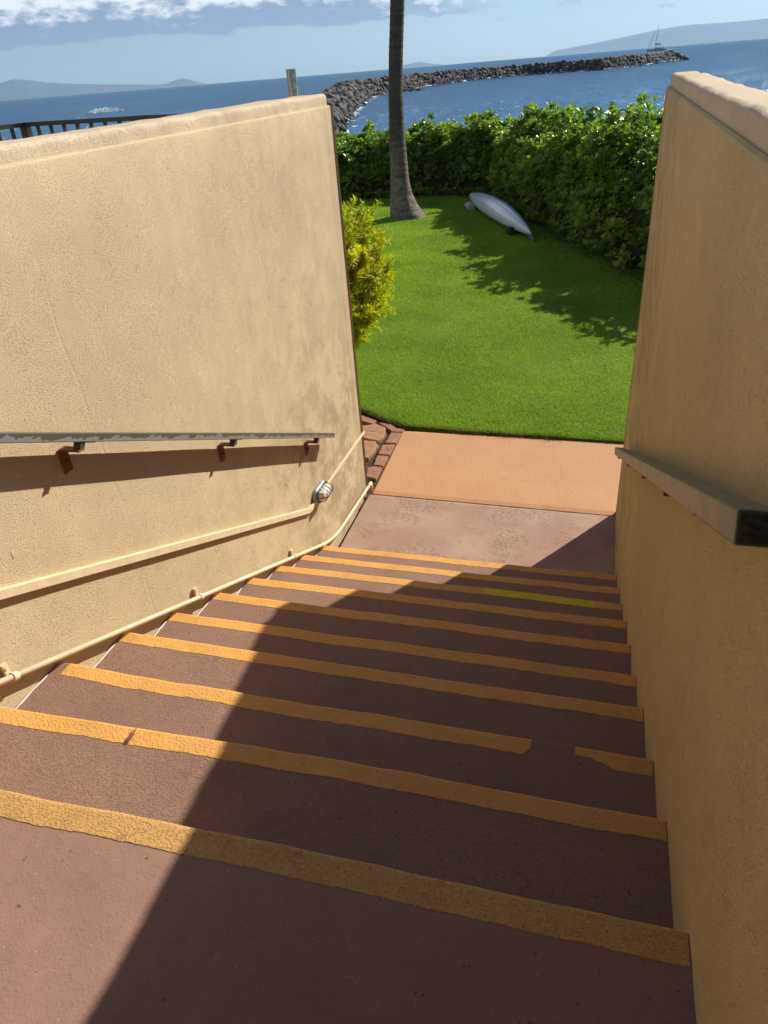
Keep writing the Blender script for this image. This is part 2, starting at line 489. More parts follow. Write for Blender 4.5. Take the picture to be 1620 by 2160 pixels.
# landing at the foot and slab
mb = MB(); xs = samples(-1.87, .32, .1); ys = samples(4.0, 5.195, .08)
def grid(mb, xs, ys, zf, mi=0):
    n = len(ys); mb.add([(x, y, zf(x, y)) for x in xs for y in ys], [(i * n + j, (i + 1) * n + j, (i + 1) * n + j + 1, i * n + j + 1) for i in range(len(xs) - 1) for j in range(n - 1)], mi)
rings = [[Vector((x, 3.98, -.15)), Vector((x, 3.98, 0))] + [Vector((x, y, .003 * vn(x, y))) for y in samples(4.1, 5.17, .1)] +
         [Vector((x, 5.195 + .004 * vn(x * 5) - .018 * (x + .75), -.006)), Vector((x, 5.197 - .018 * (x + .75), -.15))] for x in samples(-1.80, .31, .06)]
mb.loft(rings); mb.build('landing', LANDING, kind='structure')
mb = MB()
def xsl(y): return -1.785 - .03 * (y - 5.2)
rings = []
for y in samples(5.215, 6.53, .05):
    yy = lambda x, y=y: y - .018 * (x + .75) * (6.53 - y) / 1.3 - .02 * (y - 5.2) / 1.3 * max(0, x + .6)
    z = -.008 if y < 5.23 or y > 6.51 else 0
    rings.append([Vector((xsl(y) - .0, yy(xsl(y)), -.15)), Vector((xsl(y), yy(xsl(y)), z - .006)), Vector((xsl(y) + .012, yy(xsl(y)), z))] +
                 [Vector((x, yy(x), z)) for x in samples(-1.7, 3.4, .3)] + [Vector((3.4, yy(3.4), -.15))])
mb.loft(rings); mb.build('path', SLAB, kind='structure')

# the upper floor the stair starts from
mb = MB(); mb.box((-.77, -4.6, 1.56), (2.3, 6.0, .18)); mb.build('upper_floor', BROWN_TOP, kind='structure')

# unseen roofed block added behind the camera to hold sky light off the steps
bld = empty('sky_blocker', (-.8, -4, 0), label='unseen roofed block added behind the camera to dim the sky light on the steps', cat='sky_blocker')
BW = simple('blocker_brown', (.14, .085, .06), .8, 3, .8, .2, .003); BR = simple('blocker_soffit', (.16, .12, .09), .85, 4, .8)
m2 = MB(); m2.box((-.8, -4.05, 4.72), (13, 7.5, .25)); m2.build('blocker_roof', BR, bld)
m2 = MB(); m2.box((-.8, -7.6, 3.1), (12.6, .3, 3.0)); wl_ = m2.build('blocker_back', BW, bld)
m2 = MB(); m2.box((-.8, -7.42, 2.68), (1.0, .06, 2.06)); m2.build('blocker_door', DARKG, bld)
for x_ in (-6.6, -3.4, 1.8, 5.0):
    m2 = MB(); m2.box((x_, -.75, 3.1), (.32, .32, 3.0)); m2.build('post', BR, bld)
for x0_, x1_ in ((-7.2, -2.14), (.50, 5.6)):
    m2 = MB(); m2.box(((x0_ + x1_) / 2, -4.3, .75), (x1_ - x0_, 7.1, 1.8)); m2.build('floor_slab', BR, bld)

# ------------------------------------------------------------------ walls
def wall(name, face, side, thick, y0, y1, ztop, mat, capmat, label, capz0, capz1):
    root = empty(name, (face(y1) + side * thick / 2, y1 - .5, 0), label=label, cat='wall')
    # body: a lofted wall with softened arrises
    rings = []; rb = .018
    for y in samples(y0, y1, .12):
        e = max(0., (y - (y1 - rb)) / rb)
        def P(o, z): return Vector((face(y) + side * o + .004 * vn(y * 1.5, z * 1.5, 3) * (1 if o < .05 else -1), y, z))
        ins = rb * (1 - math.sqrt(max(0, 1 - e * e))) if e > 0 else 0
        r = [P(ins, -.3)] + [P(ins, z) for z in samples(0, ztop - .02, .25)] + [P(ins + .004, ztop - .006), P(ins + .012, ztop), P(thick - ins - .012, ztop), P(thick - ins, ztop - .01), P(thick - ins, -.3)]
        rings.append(r)
    for e in (.5, .85, 1.0):
        y = y1 + rb * e; ins = rb * (1 - math.sqrt(max(0, 1 - e * e)))
        def P(o, z): return Vector((face(y1) + side * o + .004 * vn(y1 * 1.5, z * 1.5, 3) * (1 if o < .05 else -1), y, z))
        rings.append([P(ins, -.3)] + [P(ins, z) for z in samples(0, ztop - .02, .25)] + [P(ins + .004, ztop - .006), P(ins + .012, ztop - .3 * ins), P(thick - ins - .012, ztop - .3 * ins), P(thick - ins, ztop - .01), P(thick - ins, -.3)])
    mb = MB(); mb.loft(rings); mb.build('wall_body', mat, root, smooth='sharp')
    # cap: set in behind a small ledge, rounded and hand-trowelled
    rings = []; ye = y1 - .035; r0 = .028
    ys = samples(y0, ye - r0, .03) + [ye - r0 + r0 * math.sin(math.pi / 2 * a / 5) for a in range(1, 6)]
    for y in ys:
        e = max(0., (y - (ye - r0)) / r0); sh = r0 * (1 - math.sqrt(max(0, 1 - e * e)))
        zt = capz0 + (capz1 - capz0) * (y - y0) / (y1 - y0) + .006 * vn(y * 2.1, 5) + .004 * vn(y * 6, 8)
        ins = .020 + sh + .003 * vn(y * 5, 1); w = thick - .016 - sh + .012 * vn(y * 1.3, 9)
        lump = .006 * vn(y * 7, 2) + .003 * vn(y * 21, 6)
        r = [Vector((face(y) + side * ins, y, ztop - .004)), Vector((face(y) + side * (ins - lump * .5), y, ztop + .5 * (zt - ztop) - .01))]
        rr = .024 + .008 * vn(y * 4, 12)
        for a in range(6):
            q = math.pi / 2 * a / 5
            r.append(Vector((face(y) + side * (ins + rr - rr * math.cos(q) - lump * math.cos(q)), y, zt - rr - sh * .5 + rr * math.sin(q) + lump * math.sin(q))))
        for t in (.35, .65):
            r.append(Vector((face(y) + side * (ins + (w - ins) * t), y, zt - sh * .5 + .004 * vn(y * 8, t * 9))))
        for a in range(5):
            q = math.pi / 2 * (1 - a / 4)
            r.append(Vector((face(y) + side * (w - rr + rr * math.cos(q)), y, zt - rr - sh * .5 + rr * math.sin(q))))
        r.append(Vector((face(y) + side * w, y, ztop - .004)))
        rings.append(r)
    mb = MB(); mb.loft(rings); mb.build('cap', capmat, root, smooth='sharp')
    return root


wallL = wall('stair_wall', XL, -1, .24, -2.5, 5.285, 3.018, STUC_L, CAP, 'sunlit cream stucco wall along the left of the staircase, carrying pipe and lamp', 3.055, 3.088)
wallR = wall('stair_wall', lambda y: XR + .0, 1, .185, -2.5, 5.235, 3.0, STUC_R, CAP, 'shaded tan stucco wall along the right of the staircase', 3.06, 3.066)

# ------------------------------------------------------------------ handrails
def handrail(name, x, y0, y1, label, mat, brks, wallx, side, drop=.115, gap=0.):
    z = lambda y: 3.2 - .864 - .477 * (y - 1.595) - .016
    if callable(x): xf = x
    else: xf = lambda y: x
    if side > 0:
        a_ = onwall(0, 923, .074); b_ = onwall(700, 918, .074); sl = (b_.z - a_.z) / (b_.y - a_.y); z = lambda y: a_.z + sl * (y - a_.y); y1 = b_.y
    root = empty(name, (xf(y1), y1, z(y1)), label=label, cat='handrail', group='flat metal handrails on the stair walls')
    o_ = MB(); o_.rbar((xf(y0), y0, z(y0)), (xf(y1), y1, z(y1)), .052, .034 if side > 0 else .046)
    bevel(o_.build('rail_bar', mat, root), .003)
    for y in brks:
        wx = wallx(y); zz = z(y); yb = y; xc = xf(y)
        b = MB()
        b.box((wx + side * .005, yb, zz - .050 + gap - drop / 2), (.010, .046, drop))                     # wall plate
        b.box(((wx + xc) / 2 + side * .012, yb, zz - .052 + gap), (abs(xc - wx) + .02, .034, .008))          # arm out from the wall
        bb_ = MB(); bb_.rbar((xc + side * .006, yb + .002, zz - .053 + gap), (xc + side * .006, yb + .026, zz - .018), .030, .026)   # block up to the rail
        bb_.box((xc, yb + .05, zz - .044), (.03, .09, .005), Matrix.Rotation(-math.atan(.477), 3, 'X'))
        ob = bevel(b.build('bracket', BRACK, root), .002); bb_.build('saddle', DARKG, ob)
        s = MB(); s.tube([(wx + side * .009, yb, zz - .05 - drop * .6), (wx + side * .019, yb, zz - .05 - drop * .6)], .012, 6); s.build('bolt', BRACK, ob)
    return root


handrail('handrail', lambda y: XL(y) + .074, .2, 4.34, 'grey flaking handrail in the sun on the cream left wall', RAILMET, (1.99, 3.06, 4.12), XL, 1, .10)
handrail('handrail', .190 + .026, .83, 4.33, 'brown weathered handrail with open near end on the shaded right wall', RAILMET2, (1.62, 2.25, 3.05, 3.95), lambda y: XR, -1, .045, .024)

m2 = MB(); m2.box((.216, .829, 3.2 - .864 - .477 * (.829 - 1.595) - .016), (.042, .004, .037), Matrix.Rotation(-math.atan(.477), 3, 'X'))
rr_ = [o for o in bpy.data.objects if o.name == 'handrail.001'][0]; m2.build('open_end', peel('end_plug_paint', (.030, .045, .045), (.012, .014, .016), 60, (.48, .52)), rr_)

# ------------------------------------------------------------------ pipe, conduit and lamp on the left wall
def smooth_path(pts, r=.05, n=5):
    out = [Vector(pts[0])]
    for a, b, c in zip(pts, pts[1:], pts[2:]):
        a, b, c = Vector(a), Vector(b), Vector(c)
        d1 = (a - b).normalized(); d2 = (c - b).normalized(); q = min(r, (a - b).length / 2, (c - b).length / 2)
        for i in range(n + 1):
            t = i / n; out.append((b + d1 * q) * (1 - t) ** 2 + b * 2 * t * (1 - t) + (b + d2 * q) * t * t)
    out.append(Vector(pts[-1])); return out


pr_ = .0125
pw = lambda x, y: onwall(x, y, .030)
p0 = pw(0, 1440); p2 = pw(707, 1137); p1 = pw(620, 1175); p3 = onwall(775, 1023, .035)
near = p1 + (p0 - p1) * 1.6
p3 = Vector((XL(5.2) + .05, 5.235, .105)); pb = Vector((XL(4.2) + .03, 4.27, .105))
mid = p1 + (p1 - p0).normalized() * ((p1.z - .105) / -(p1 - p0).normalized().z)
root = empty('water_pipe', (p3.x, p3.y, 0), label='thin cream painted pipe running down the foot of the left wall beside the steps', cat='pipe')
mb = MB(); path = smooth_path([near, mid, p3, Vector((p3.x + .005, p3.y + .0, -.03))], .16)
path = []
for a, b, rr in ((near, mid, None),): path.append(near)
path += smooth_path([near, mid, p3], .22, 8)[1:-1] + smooth_path([mid, p3, Vector((p3.x, p3.y + .012, -.03))], .03, 5)[1:]
mb.tube(path, pr_, 12); mb.build('pipe', CREAMP, root, smooth=True)
mb = MB(); mb.tube([p3 + Vector((0, -.06, 0)), p3 + Vector((0, -.005, 0))], .017, 12); mb.build('elbow', CREAMP, root)
mb = MB(); q = (near - mid).normalized(); mb.tube([mid + q * .2, mid + q * .26], .0165, 12); mb.build('coupling', CREAMP, root)
for px, py in ((30, 1429), (423, 1262), (622, 1174)):
    c = pw(px, py); t = (p1 - p0).normalized(); m2 = MB()
    c = p0 + t * (c - p0).dot(t)
    ring = [c + Vector((math.cos(a), 0, math.sin(a))) * .0165 for a in [2 * math.pi * i / 16 for i in range(17)]]
    m2.tube([c - t * .012, c + t * .012], .0175, 14)
    m2.box((c.x - .018, c.y - .006, c.z + .036), (.014, .022, .05))
    m2.tube([c + Vector((-.022, -.006, .045)), c + Vector((-.008, -.006, .045))], .008, 6)
    m2.build('pipe_clamp', CREAMP, root)

c0 = onwall(0, 1253, .01); c1 = onwall(652, 1077, .01); cl = onwall(672, 1050, .01); cu = onwall(692, 1020, .01); ce = onwall(764, 903, .01)
d = (c1 - c0).normalized()
root = empty('conduit', (c1.x, c1.y, c1.z), label='flat cream cable conduit sloping down the left wall under the handrail to the lamp', cat='conduit')
def wr(p, o=.011): return Vector((XL(p.y) + o, p.y, p.z))
m2 = MB(); m2.rbar(wr(c0 - d * .9), wr(c1), .024, .036, up=Vector((0, .3, 1))); bevel(m2.build('sloping_run', CREAMP, root), .002)
m2 = MB(); m2.rbar(wr(c1 - d * .004), wr(cl + (cl - c1) * .5), .025, .033); bevel(m2.build('short_run', CREAMP, root), .002)
cu2 = wr(cu, .008); ce2 = Vector((XL(5.29) + .008, 5.29, cu.z + .005))
m2 = MB(); m2.rbar(cu2, ce2, .016, .018); bevel(m2.build('level_run', CREAMP, root), .002)
# bulkhead lamp
lc = Vector((XL(4.22) + .0, 4.215, 3.2 - 2.602))
root = empty('bulkhead_lamp', tuple(lc), label='small oval bulkhead lamp with frosted globe in a wire cage on the left wall', cat='wall lamp')
def oval(cx, L, W, n=28, x=0): return [Vector((x, (L / 2 - W / 2) * (1 if math.cos(a) > 0 else -1) + W / 2 * math.cos(a), W / 2 * math.sin(a))) + cx for a in [2 * math.pi * (i + .5) / n for i in range(n)]]
m2 = MB(); m2.loft([oval(lc, .235, .115, x=0), oval(lc, .235, .115, x=.022), oval(lc, .22, .10, x=.030)]); bevel(m2.build('base', LAMPMET, root), .002)
m2 = MB(); prof = [(0.028, 1), (.050, .98), (.068, .88), (.080, .66), (.086, .35), (.088, .03)]
m2.loft([oval(lc, .085 * s_ + .10 * min(1, s_ * 1.3), .080 * s_, x=x) for x, s_ in prof]); m2.build('globe', GLOBE, root, smooth=True)
m2 = MB()
m2.tube(oval(lc, .215, .104, x=.034) + [oval(lc, .215, .104, x=.034)[0]], .0042, 6, cap=False)
for yy in (-.062, -.022, .022, .062):
    m2.tube([lc + Vector((.034 + .062 * math.sin(a), yy, .050 * math.cos(a))) for a in [math.pi * i / 12 for i in range(13)]], .0032, 6)
m2.tube([lc + Vector((.034 + .064 * math.sin(a) ** .6, .100 * math.cos(a), 0)) for a in [math.pi * i / 16 for i in range(17)]], .0032, 6)
m2.build('cage', CAGEM, root, smooth=True)

# dry leaf on the second step, crumbs on the treads
LEAFDRY = simple('dry_leaf', (.28, .17, .08), .6, 60, .8)
p = onz(277, 1553, ZT(2) + .006)
m2 = MB(); m2.add([p + Vector(v) for v in ((-.006, -.028, 0), (.009, -.018, .004), (.012, .006, .012), (.002, .03, .006), (-.004, .004, .011))], [(0, 1, 4), (1, 2, 4), (2, 3, 4), (4, 3, 0)])
so = m2.build('dry_leaf', LEAFDRY, label='curled dry leaf lying on the yellow stripe of the second step', cat='leaf')
so.modifiers.new('t', 'SOLIDIFY').thickness = .0015

# ------------------------------------------------------------------ ground, lawn, sea
HEDGE_F = [(-30, 20), (-20, 21), (-12, 21), (-7, 21.3), (-4.6, 21.9), (-3.3, 21.2), (-2.3, 19.0), (-1.2, 16.6), (-.5, 14.6), (.6, 12.5), (1.8, 10.9), (3.4, 9.5), (6.5, 7.6), (14, 4.5), (30, -4)]
def seg_dist(P, A, B):
    A = np.array(A); B = np.array(B); d = B - A; t = np.clip(((P - A) @ d) / (d @ d), 0, 1)
    return np.linalg.norm(P - (A + t[:, None] * d), axis=1), np.sign(d[0] * (P[:, 1] - A[1]) - d[1] * (P[:, 0] - A[0]))
def front_dist(P):
    best = np.full(len(P), 1e9); sg = np.ones(len(P))
    for a, b in zip(HEDGE_F, HEDGE_F[1:]):
        dd, s_ = seg_dist(P, a, b); k = dd < best; best[k] = dd[k]; sg[k] = s_[k]
    return best * sg          # positive on the sea side


def lawnz(P): return .02 + .02 * np.sin(P[:, 0] * .5) * np.sin(P[:, 1] * .4) * np.clip((P[:, 1] - 7) / 5, 0, 1)
gx = np.linspace(-60, 60, 161); gy = np.linspace(-40, 60, 141)
GX, GY = np.meshgrid(gx, gy, indexing='ij'); P = np.stack([GX.ravel(), GY.ravel()], 1)
d = front_dist(P); z = -.06 - np.clip((d - 3.2) / 4.5, 0, 1) ** 1.2 * 3.2
V = np.column_stack([P, z]); ny_ = len(gy)
idx = np.arange(len(gx) - 1)[:, None] * ny_ + np.arange(ny_ - 1)[None, :]; idx = idx.ravel()
F = np.stack([idx, idx + ny_, idx + ny_ + 1, idx + 1], 1)
link('ground', npmesh('ground', V, F), SOILM, smooth=True, kind='structure')


def lawn_mat():
    m = Mat('lawn_turf', .85, .15)
    a = m.noise(.9, 4, .6); b = m.noise(5, 5, .65); c_ = m.noise(60, 4, .7)
    c = m.mix(m.rng(a, .35, .65), (.15, .27, .014), (.23, .37, .024))
    c = m.mix(m.rng(b, .45, .75, 0, .5), c, (.24, .33, .05))
    c = m.mix(m.rng(c_, .35, .6, .55, 0), c, (.04, .085, .012))
    sp = m.rng(m.noise(9, 3, .5), .715, .73)
    c = m.mix(sp, c, (.03, .03, .015))
    m.color(c); m.bump(m.noise(40, 4, .7), .03); m.bump(m.noise(130, 3, .7), .015)
    return m.m


edge_pts = [(-9, 9.4), (-6, 8.35), (-4, 7.6), (-3.0, 7.25), (-2.42, 6.98), (-2.1, 6.76), (-1.80, 6.62), (-1.2, 6.57), (-.6, 6.555), (.36, 6.53), (1.5, 6.50), (3.2, 6.46), (9, 6.3)]
def edgeY(x):
    return np.interp(x, [p[0] for p in edge_pts], [p[1] for p in edge_pts])
mb = MB(); xs = samples(-9, 8, .05)
rows = []
for x in xs:
    y0 = float(edgeY(x)) + .014 * vn(x * 5, 1) + .010 * vn(x * 17, 3)
    col = [Vector((x, y0 + .012, -.06)), Vector((x, y0, .005)), Vector((x, y0 + .03, .022))]
    for t in (.1, .25, .45, .7, 1.0, 1.5, 2.2, 3.2, 4.5, 6, 8, 10, 12, 14, 15.6):
        yy = y0 + t; P1 = np.array([[x, yy]]); col.append(Vector((x, yy, float(lawnz(P1)[0]) + .004 * vn(x * 2, yy * 2))))
    rows.append(col)
mb.loft(rows, close=False, caps=False)
me = mb.mesh('lawn', fix=False); o = link('lawn', me, lawn_mat(), smooth=True, kind='structure')

# grass blades
def blades(n, xr, yr, h0, h1, wid, dens=None):
    x = rng.uniform(*xr, n); y = rng.uniform(0, 1, n) ** 1.35 * (yr[1] - yr[0]) + yr[0]
    k = y > edgeY(x) - .015 ; x = x[k]; y = y[k]; fd = front_dist(np.stack([x, y], 1)); k = fd < -.05; x = x[k]; y = y[k]; n = len(x)
    P = np.stack([x, y], 1); z = lawnz(P) - .004
    a = rng.uniform(0, 2 * np.pi, n); h = rng.uniform(h0, h1, n); ln = rng.uniform(0, .9, n) * h; la = rng.normal(2.4, 1.3, n)
    w = wid * (.6 + .8 * rng.random(n)) * (1 + (y - 6.5) * .10)
    A = np.column_stack([x - np.cos(a) * w, y - np.sin(a) * w, z]); B = np.column_stack([x + np.cos(a) * w, y + np.sin(a) * w, z])
    T = np.column_stack([x + np.cos(la) * ln, y + np.sin(la) * ln, z + h])
    V = np.stack([A, B, T], 1).reshape(-1, 3); F = np.arange(3 * n).reshape(-1, 3); return V, F
V, F = blades(520000, (-7.5, 3), (6.45, 21.5), .014, .036, .0032)
GRASS = leaf('grass_blade', [(.14, .25, .014), (.22, .36, .020), (.33, .46, .03), (.48, .54, .09)], .35, .55, .25, .8)
link('lawn_grass', npmesh('lawn_grass', V, F), GRASS, kind='stuff', label='short mown green grass of the lawn', cat='grass')
# longer dry tufts hanging over the edge by the bricks
n = 2600; x = rng.uniform(-3.2, -.2, n); y = edgeY(x) + rng.normal(.01, .022, n); h = rng.uniform(.02, .07, n)
a = rng.uniform(0, 6.28, n); la = rng.normal(-1.6, 1.0, n); w = .0028; z = np.full(n, .0)
A = np.column_stack([x - np.cos(a) * w, y - np.sin(a) * w, z]); B = np.column_stack([x + np.cos(a) * w, y + np.sin(a) * w, z]); T = np.column_stack([x + np.cos(la) * h, y + np.sin(la) * h * .8, z + h * .6 + .012])
link('edge_grass', npmesh('edge_grass', np.stack([A, B, T], 1).reshape(-1, 3), np.arange(3 * n).reshape(-1, 3)),
     leaf('straw_blade', [(.07, .07, .02), (.16, .15, .05), (.30, .24, .10)], .2, .7, .2), kind='stuff', label='dry straggly grass along the lawn edge by the bricks', cat='grass')

n = 150; x = rng.uniform(-4.5, .9, n); y = rng.uniform(6.8, 15, n); k = front_dist(np.stack([x, y], 1)) < -.4; x, y = x[k], y[k]; n = len(x)
cc = np.column_stack([x, y, lawnz(np.stack([x, y], 1)) + .03]); a_ = rng.uniform(0, 6.28, n); sz = rng.uniform(.010, .030, n)
V = np.stack([cc + np.column_stack([np.cos(a_ + j * 1.57) * sz * (1 if j % 2 else .4), np.sin(a_ + j * 1.57) * sz * (1 if j % 2 else .4), rng.uniform(-.004, .008, n)]) for j in range(4)], 1).reshape(-1, 3)
link('fallen_leaves', npmesh('fallen_leaves', V, np.arange(4 * n).reshape(-1, 4)), leaf('fallen_leaf', [(.03, .03, .015), (.10, .06, .03), (.35, .30, .10)], .1, .7, .2), kind='stuff', label='tiny fallen leaves scattered over the lawn', cat='leaf litter')

n = 5200; x = rng.uniform(-1.8, 1.2, n); y = edgeY(x) + np.abs(rng.normal(0, .012, n)) - .004; h = rng.uniform(.012, .04, n)
a = rng.uniform(0, 6.28, n); la = rng.normal(-1.6, .7, n); w = .0024; z = np.full(n, .006)
A = np.column_stack([x - np.cos(a) * w, y - np.sin(a) * w, z]); B = np.column_stack([x + np.cos(a) * w, y + np.sin(a) * w, z]); T = np.column_stack([x + np.cos(la) * h, y + np.sin(la) * h * .8, z + h * .55 + .004])
link('verge_grass', npmesh('verge_grass', np.stack([A, B, T], 1).reshape(-1, 3), np.arange(3 * n).reshape(-1, 3)), GRASS, kind='stuff', label='green grass blades leaning over the far edge of the orange slab', cat='grass')

# mulch bed left of the slab
mb = MB(); mb.add([(-6, 5.0, -.03), (-1.80, 5.0, -.03), (-1.80, 6.7, -.03), (-2.5, 7.1, -.03), (-6, 8.6, -.03)], [(0, 1, 2, 3, 4)]); mb.build('flower_bed_soil', SOILM, kind='structure')
n = 5000; c = np.column_stack([rng.uniform(-3.0, -1.8, n), rng.uniform(5.3, 7.0, n), rng.uniform(-.03, -.012, n)])
k = c[:, 1] < edgeY(c[:, 0]) - .02; c = c[k]; n = len(c); s_ = rng.uniform(.004, .014, n)[:, None]
dirs = rng.normal(size=(n, 4, 3)); dirs /= np.linalg.norm(dirs, axis=2)[..., None]; dirs[..., 2] *= .5
V = (c[:, None] + dirs * s_[:, None]).reshape(-1, 3); b0 = np.arange(n)[:, None] * 4
F = np.concatenate([b0 + np.array([[0, 1, 2]]), b0 + np.array([[0, 2, 3]]), b0 + np.array([[0, 3, 1]]), b0 + np.array([[1, 3, 2]])])
link('mulch', npmesh('mulch', V, F), leaf('mulch_chip', [(.05, .035, .025), (.16, .10, .06), (.34, .26, .18)], 0, .9, .1), kind='stuff', label='loose mulch and gravel between the stones', cat='mulch')


def prism(name, px, zt, mat, label, cat, group, wobble=.006):
    poly = [onz(x, y, zt) for x, y in px]
    # resample the outline and roughen it
    out = []
    for a, b in zip(poly, poly[1:] + poly[:1]):
        nn = max(2, int((b - a).length / .03))
        for i in range(nn):
            q = a.lerp(b, i / nn); out.append(Vector((q.x + wobble * vn(q.x * 30, q.y * 30), q.y + wobble * vn(q.y * 30, q.x * 30, 3), zt)))
    cen = sum(out, Vector()) / len(out)
    def ring(s_, z): return [Vector((cen.x + (v.x - cen.x) * s_, cen.y + (v.y - cen.y) * s_, z + (.004 * vn(v.x * 9, v.y * 9) if z > -.02 else 0))) for v in out]
    mb = MB(); mb.loft([ring(1.0, -.05), ring(1.0, zt - .010), ring(.985, zt - .002), ring(.95, zt), ring(.5, zt), ring(.05, zt)])
    return mb.build(name, mat, label=label, cat=cat, group=group)


def cr(*pts): return [(740 + x / 7.3636, 860 + y / 7.3636) for x, y in pts]
bl = [('terracotta edging brick at the foot of the cream wall by the pipe elbow', cr((265, 925), (345, 905), (490, 925), (395, 1100), (225, 1060))),
      ('terracotta edging brick beside the orange slab, second up from the pipe elbow', cr((352, 885), (412, 738), (588, 745), (505, 905))),
      ('terracotta edging brick beside the orange slab, third up from the pipe elbow', cr((425, 715), (505, 565), (688, 570), (600, 728))),
      ('terracotta edging brick beside the orange slab, fourth up and nearest its far corner', cr((535, 538), (625, 382), (795, 385), (700, 552))),
      ('terracotta corner brick at the meeting of slab and lawn edge', cr((650, 368), (725, 315), (835, 335), (795, 372))),
      ('terracotta edging brick along the lawn, just left of the corner brick', cr((425, 222), (630, 258), (715, 315), (640, 362), (540, 290))),
      ('terracotta edging brick along the lawn, half hidden by the end of the cream wall', cr((60, 85), (155, 112), (402, 195), (345, 252), (60, 165)))]
for lab, px in bl: prism('edging_brick', px, .004, BRICK, lab, 'brick', 'terracotta bricks edging the bed', .003)
fl = [('large flat terracotta flagstone in the bed, nearer the lawn', cr((60, 262), (180, 270), (400, 250), (535, 300), (545, 380), (480, 470), (425, 510), (180, 465), (60, 450))),
      ('flat terracotta flagstone in the bed, between the larger stone and the wall end', cr((60, 500), (190, 502), (388, 520), (425, 582), (345, 700), (270, 772), (200, 780), (60, 770))),
      ('small broken flagstone tucked behind the wall corner', cr((120, 860), (215, 850), (240, 900), (235, 1000), (130, 1010)))]
for lab, px in fl: prism('flagstone', px, .012, STONE, lab, 'flagstone', 'flagstones in the bed', .010)


def sea_mat():
    m = Mat('sea_water', .3, .10)
    m.b.inputs['IOR'].default_value = 1.33
    a = m.noise(.012, 4, .6, m.mapped((1, .5, 1)))
    xyz = m.sep()
    shal = m.rng(m.math('SUBTRACT', xyz[1], m.math('MULTIPLY', xyz[0], .9)), 180, 40)
    c = m.mix(m.rng(a, .35, .65), (.004, .044, .115), (.009, .075, .160))
    c = m.mix(m.math('MULTIPLY', shal, .5), c, (.05, .165, .30))
    cap = m.rng(m.noise(.55, 5, .72, m.mapped((.8, .28, 1), (0, 0, .5))), .765, .79)
    gate = m.rng(m.noise(.03, 2), .40, .55)
    f = m.math('MULTIPLY', m.math('MULTIPLY', cap, gate), m.rng(xyz[1], 150, 260, 0, 1))
    c = m.mix(m.math('MULTIPLY', f, .8), c, (.75, .8, .85))
    m.bump(m.noise(.09, 3, .5, m.mapped((1, .45, 1), (0, 0, .5))), 2.2, .9)
    m.bump(m.noise(.40, 4, .65, m.mapped((1, .45, 1), (0, 0, .35))), 1.0, 1.0)
    m.bump(m.noise(2.0, 4, .65, m.mapped((1, .5, 1), (0, 0, .5))), .26, 1.0)
    # wind-roughened sea: body colour plus a wave-averaged share of sky reflection
    nrm = m.b.inputs['Normal'].links[0].from_socket
    df = m.N.new('ShaderNodeBsdfDiffuse'); m.L.new(c, df.inputs[0]); m.L.new(nrm, df.inputs['Normal'])
    gl = m.N.new('ShaderNodeBsdfGlossy'); gl.inputs['Roughness'].default_value = .18; gl.inputs['Color'].default_value = (.72, .88, 1, 1); m.L.new(nrm, gl.inputs['Normal'])
    mx = m.N.new('ShaderNodeMixShader'); m.L.new(m.math('MULTIPLY', m.math('SUBTRACT', 1.0, f), .22), mx.inputs[0]); m.L.new(df.outputs[0], mx.inputs[1]); m.L.new(gl.outputs[0], mx.inputs[2])
    m.L.new(mx.outputs[0], m.N['Material Output'].inputs[0])
    return m.m


ZS = -1.5
rr = [3] + list(np.geomspace(12, 9000, 26)); nn = 96; mb = MB()
vs = [(r * math.sin(2 * math.pi * k / nn), 20 + r * math.cos(2 * math.pi * k / nn), ZS) for r in rr for k in range(nn)]
fs = [(i * nn + k, i * nn + (k + 1) % nn, (i + 1) * nn + (k + 1) % nn, (i + 1) * nn + k) for i in range(len(rr) - 1) for k in range(nn)] + [tuple(range(nn))[::-1]]
mb.add(vs, fs); mb.build('sea', sea_mat(), kind='structure')

# terrace behind the left wall
TERR = simple('terrace_paving', (.42, .36, .28), .8, 6, .8, .2, .002)
poly = [(-2.16, -.74), (-2.16, 4.6), (-4.2, 5.4), (-4.2, 7.75), (-5.3, 8.6), (-7.42, 9.0), (-7.6, 8.8), (-7.6, -.74)]
mb = MB(); mb.loft([[Vector((x, y, z)) for x, y in poly] for z in (-.3, 1.85)]); mb.build('terrace', TERR, kind='structure')
fence = empty('railing', (-6.2, 8.6, 1.85), label='dark brown metal railing with square balusters on the terrace behind the left wall', cat='railing')
zr = 3.2 - .25 - .03
A_ = [Vector((-11.7 * .625, 4.0, 0)), Vector((-7.32, 8.9, 0)), Vector((-5.2, 8.44, 0)), Vector((-4.13, 7.62, 0))]
pl = [onz(0, 263, zr + .03), onz(50, 257, zr + .03), onz(312, 241, zr + .03), onz(440, 236, zr + .03)]
A_ = [Vector((pl[1].x - .25, pl[1].y - 4.5, 0)), pl[1], pl[2], pl[3]]
for v in A_: v.z = 0
for a, b in zip(A_, A_[1:]):
    m2 = MB(); m2.rbar((a.x, a.y, zr), (b.x, b.y, zr), .07, .048); m2.build('top_rail', DARKG, fence)
    m2 = MB(); m2.rbar((a.x, a.y, 1.95), (b.x, b.y, 1.95), .04, .04); m2.build('bottom_rail', DARKG, fence)
    L_ = (b - a).length; n = max(3, round(L_ / .235))
    dirn = (b - a).normalized(); rot = Matrix.Rotation(math.atan2(dirn.y, dirn.x), 3, 'Z')
    for i in range(1, n):
        q = a.lerp(b, i / n); m2 = MB(); m2.box((q.x, q.y, (1.95 + zr) / 2), (.034, .034, zr - 1.95), rot); m2.build('baluster', DARKG, fence)
